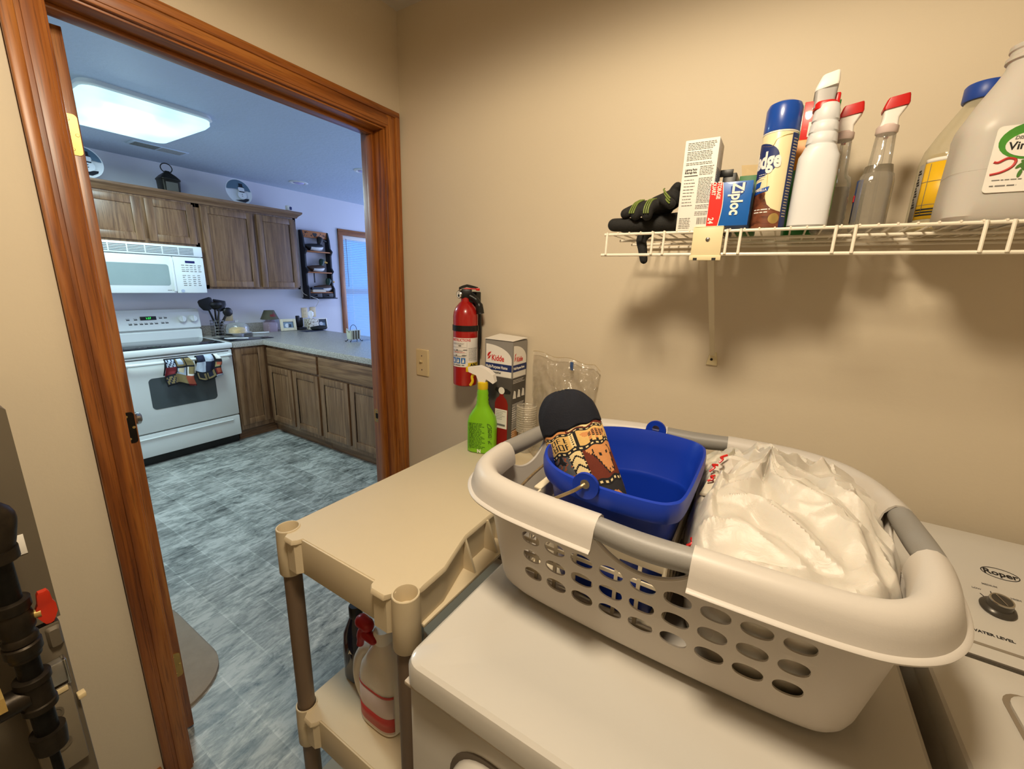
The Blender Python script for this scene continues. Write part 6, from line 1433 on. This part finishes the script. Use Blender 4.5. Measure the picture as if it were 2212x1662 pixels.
sheet('pale_label', jlab(LZ + 0.0144, LZ + 0.1296, 1.006), mat('pale_pink_label', 'd3c2bd', .45), bj)
sheet('red_band', jlab(LZ + 0.0216, LZ + 0.0624, 1.014), mat('label_red', 'b8403c', .45), bj)
sheet('red_edge', jlab(LZ + 0.1224, LZ + 0.1296, 1.014), mat('label_red_edge', 'c03a34', .45), bj)
part('cap', lathe([(.022, LZ + 0.2376), (.0235, LZ + 0.24), (.0235, LZ + 0.2664), (.02, LZ + 0.2712)], 24, jx, jy_), M_wplast, bj)
part('red_spout', tube(cat([(jx - .030, jy_ - .018, LZ + 0.2856), (jx - .048, jy_ - .022, LZ + 0.258), (jx - .056, jy_ - .026, LZ + 0.216)], 5), [.014] * 4 + [.012] * 4 + [.009] * 3, 12) + capsule((jx - .052, jy_ - .02, LZ + 0.282), (jx - .030, jy_ - .02, LZ + 0.2784), .017, .015) + capsule((jx - .035, jy_ - .022, LZ + 0.2544), (jx - .008, jy_ - .024, LZ + 0.252), .014, .011), mat('deep_red_plastic', 'a3171a', .35), bj)
bb = thing('blue_bottle', 'dark blue bottle with a black cap behind the white jug on the lower shelf', 'bottle', (.478, -.675, LZ))
part('body', loftc(.478, -.675, [(LZ, .032, .028, 3), (LZ + .006, .038, .034, 3), (LZ + .10, .040, .035, 2.8), (LZ + .15, .036, .032, 2.4), (LZ + .185, .022, .022, 2), (LZ + .20, .016, .016, 2)], 40), mat('dark_blue_plastic', '141c3a', .12, coat=.6), bb)
part('cap', lathe([(.017, LZ + .198), (.018, LZ + .2), (.018, LZ + .23), (.016, LZ + .233), (.001, LZ + .233)], 24, .478, -.675), M_black, bb)
part('label_mark', prism([(-.006, .0), (.0, .016), (.008, .004), (.001, .006)], .0005).tr(fr((.488, -.7097, LZ + .10), (1, .15, 0), (0, 0, 1))), M_paper, bb)
gb_ = thing('gray_bag', 'gray translucent plastic bag behind the blue bottle on the lower shelf', 'plastic bag', (.50, -.52, LZ))
V = []; F = []
for j in range(15):
    v = j / 14
    for i in range(30):
        a = 2 * PI * i / 30; r = (.050 * (1 - v ** 1.5) + .008) * (1 + .22 * noise.noise(Vector((math.cos(a) * 1.5, math.sin(a) * 1.5, v * 3))))
        V.append((.505 + r * math.cos(a), -.525 + r * math.sin(a), LZ + .002 + .215 * v))
for j in range(14):
    for i in range(30): k = (i + 1) % 30; F.append((j * 30 + i, j * 30 + k, (j + 1) * 30 + k, (j + 1) * 30 + i))
part('film', G(V, F), film('gray_film', '9a9a94', .4, .2), gb_, 60)

# ------------------------------------------------------------------ furnace cabinet and gas piping at the left
fu = thing('furnace', 'dark gray sheet metal furnace cabinet at the left edge, behind the gas pipe', 'furnace', (.2, -1.55, 0))
M_fur = mat('furnace_gray', '6a6152', .45, .2, .05, 4); FXR = .37; FYR = -1.174
part('upper_panel', loft([[(x, y, z) for y, z in ((-1.95, .915), (FYR, .915), (FYR, 1.285), (FYR - .012, 1.297), (-1.95, 1.297))] for x in (.02, FXR)]), M_fur, fu)
part('lower_panel', box(.02, FXR - .004, -1.95, FYR - .002, .02, .905, .004), M_fur, fu)
part('seam', box(.03, FXR - .006, -1.94, FYR - .008, .904, .916), M_darkmetal, fu)
part('base', box(.03, FXR - .02, -1.94, FYR - .01, 0, .02), M_black, fu)
part('corner_latch', loft([[(FXR - .003, FYR - .012 + a, .880 + b) for a, b, _ in rr(.009, .02, .004, 3)], [(FXR + .004, FYR - .012 + a, .880 + b) for a, b, _ in rr(.006, .016, .003, 3)]]), M_fur, fu)
FP = lambda y, z: fr((FXR - .004, y, z), (0, 1, 0), (0, 0, 1))
part('junction_cover', box(FXR - .004, FXR + .014, -1.235, -1.184, .795, .838, .004), mat('galvanized', 'a8a49b', .35, .7, .1, 30), fu)
part('cover_edge', box(FXR - .004, FXR + .016, -1.187, -1.182, .79, .84, .002), M_steel, fu)
part('junction_box', box(FXR - .004, FXR + .012, -1.24, -1.184, .62, .788, .004), mat('tan_gray_box', '7e7462', .5, var=.1), fu)
part('cream_strip', box(FXR + .012, FXR + .0135, -1.236, -1.188, .778, .788, .001), M_ivory, fu)
part('cream_clip', box(FXR - .004, FXR + .010, -1.180, -1.169, .742, .752, .002).rot('Z', 0), M_ivory, fu)
for z in (.745, .68): part('knockout', lathe([(.013, 0), (.013, .002), (.010, .002), (.010, .001)], 20).tr(fr((FXR + .012, -1.212, z), (0, 1, 0), (0, 0, 1))), M_fur, fu)
part('rating_tag', box(FXR, FXR + .0015, -1.206, -1.190, 1.048, 1.082, .0004), M_paper, fu)
gp = thing('gas_pipe', 'black iron gas pipe with a red valve handle in front of the furnace', 'gas pipe', (.45, -1.226, .6))
M_iron = mat('black_iron', '171512', .42, .6, .35, 60, .3, 120); M_iron2 = mat('worn_iron_fitting', '332c23', .42, .7, .3, 50, .25, 90)
PX, PY = .45, -1.2265
vt_ = lambda prof: lathe(prof, 24, PX, PY)
part('elbow', tube(cat([(PX, PY - .06, 1.165), (PX, PY - .02, 1.168), (PX, PY + .008, 1.155), (PX, PY + .006, 1.125), (PX, PY, 1.10)], 6), .0185, 16) + tube([(PX, PY + .0, 1.105), (PX, PY, 1.088)], .0225, 20), M_iron2, gp)
part('nipple', vt_([(.0135, 1.02), (.0135, 1.095)]), M_iron, gp)
va = part('valve_body', vt_([(.0165, 1.022), (.0205, 1.020), (.0205, 1.006), (.0175, 1.002), (.0195, .99), (.0195, .972), (.0165, .966), (.0165, .962)]), M_iron2, gp)
vs = part('valve_stem', tube([(PX, PY + .012, .985), (PX + .004, PY + .026, .985)], .0065, 12), M_brass, gp)
part('valve_handle', loft([[(PX + xx + dx, PY + .031 + yy, z) for xx, yy in ((-.004, -w_), (.004, -w_), (.006, 0), (.004, w_), (-.004, w_))] for z, w_, dx in ((1.021, .0045, .008), (1.017, .0065, .008), (1.0, .0078, .005), (.992, .0105, .003), (.978, .0105, .003), (.968, .0065, .003), (.963, .004, .003))]), mat('red_valve_plastic', 'c5331c', .35), gp)
part('union', vt_([(.0165, .962), (.019, .958), (.019, .951), (.0165, .949), (.0205, .946), (.0205, .932), (.0175, .928), (.0175, .922)]), M_iron2, gp)
part('nipple', vt_([(.0135, .865), (.0135, .925)]), M_iron, gp)
part('tee', vt_([(.0165, .888), (.0205, .886), (.0205, .876), (.0182, .874), (.0182, .838), (.0200, .836), (.0200, .826), (.0165, .824)]) + tube([(PX, PY - .008, .857), (PX, PY - .05, .857)], .018, 18), M_iron2, gp)
part('brass_nut', tube([(PX, PY - .030, .868), (PX, PY - .045, .868)], .0205, 6), M_brass, gp)
part('connector', tube(cat([(PX, PY - .04, .857), (PX - .005, PY - .09, .855), (PX - .01, PY - .14, .84)], 5), .012, 12), mat('yellow_coated_pipe', 'b98d2a', .4), gp)
part('drip_leg', vt_([(.0135, .775), (.0135, .826)]), M_iron, gp)
part('end_cap', vt_([(.0205, .780), (.0205, .768), (.0190, .745), (.012, .738), (.001, .737)]), M_iron2, gp)
part('upstream_pipe', tube([(PX, PY - .05, 1.165), (PX, PY - .7, 1.165)], .0135, 14), M_iron, gp)
part('drip_support', vt_([(.006, 0), (.006, .737)]), M_iron, gp)
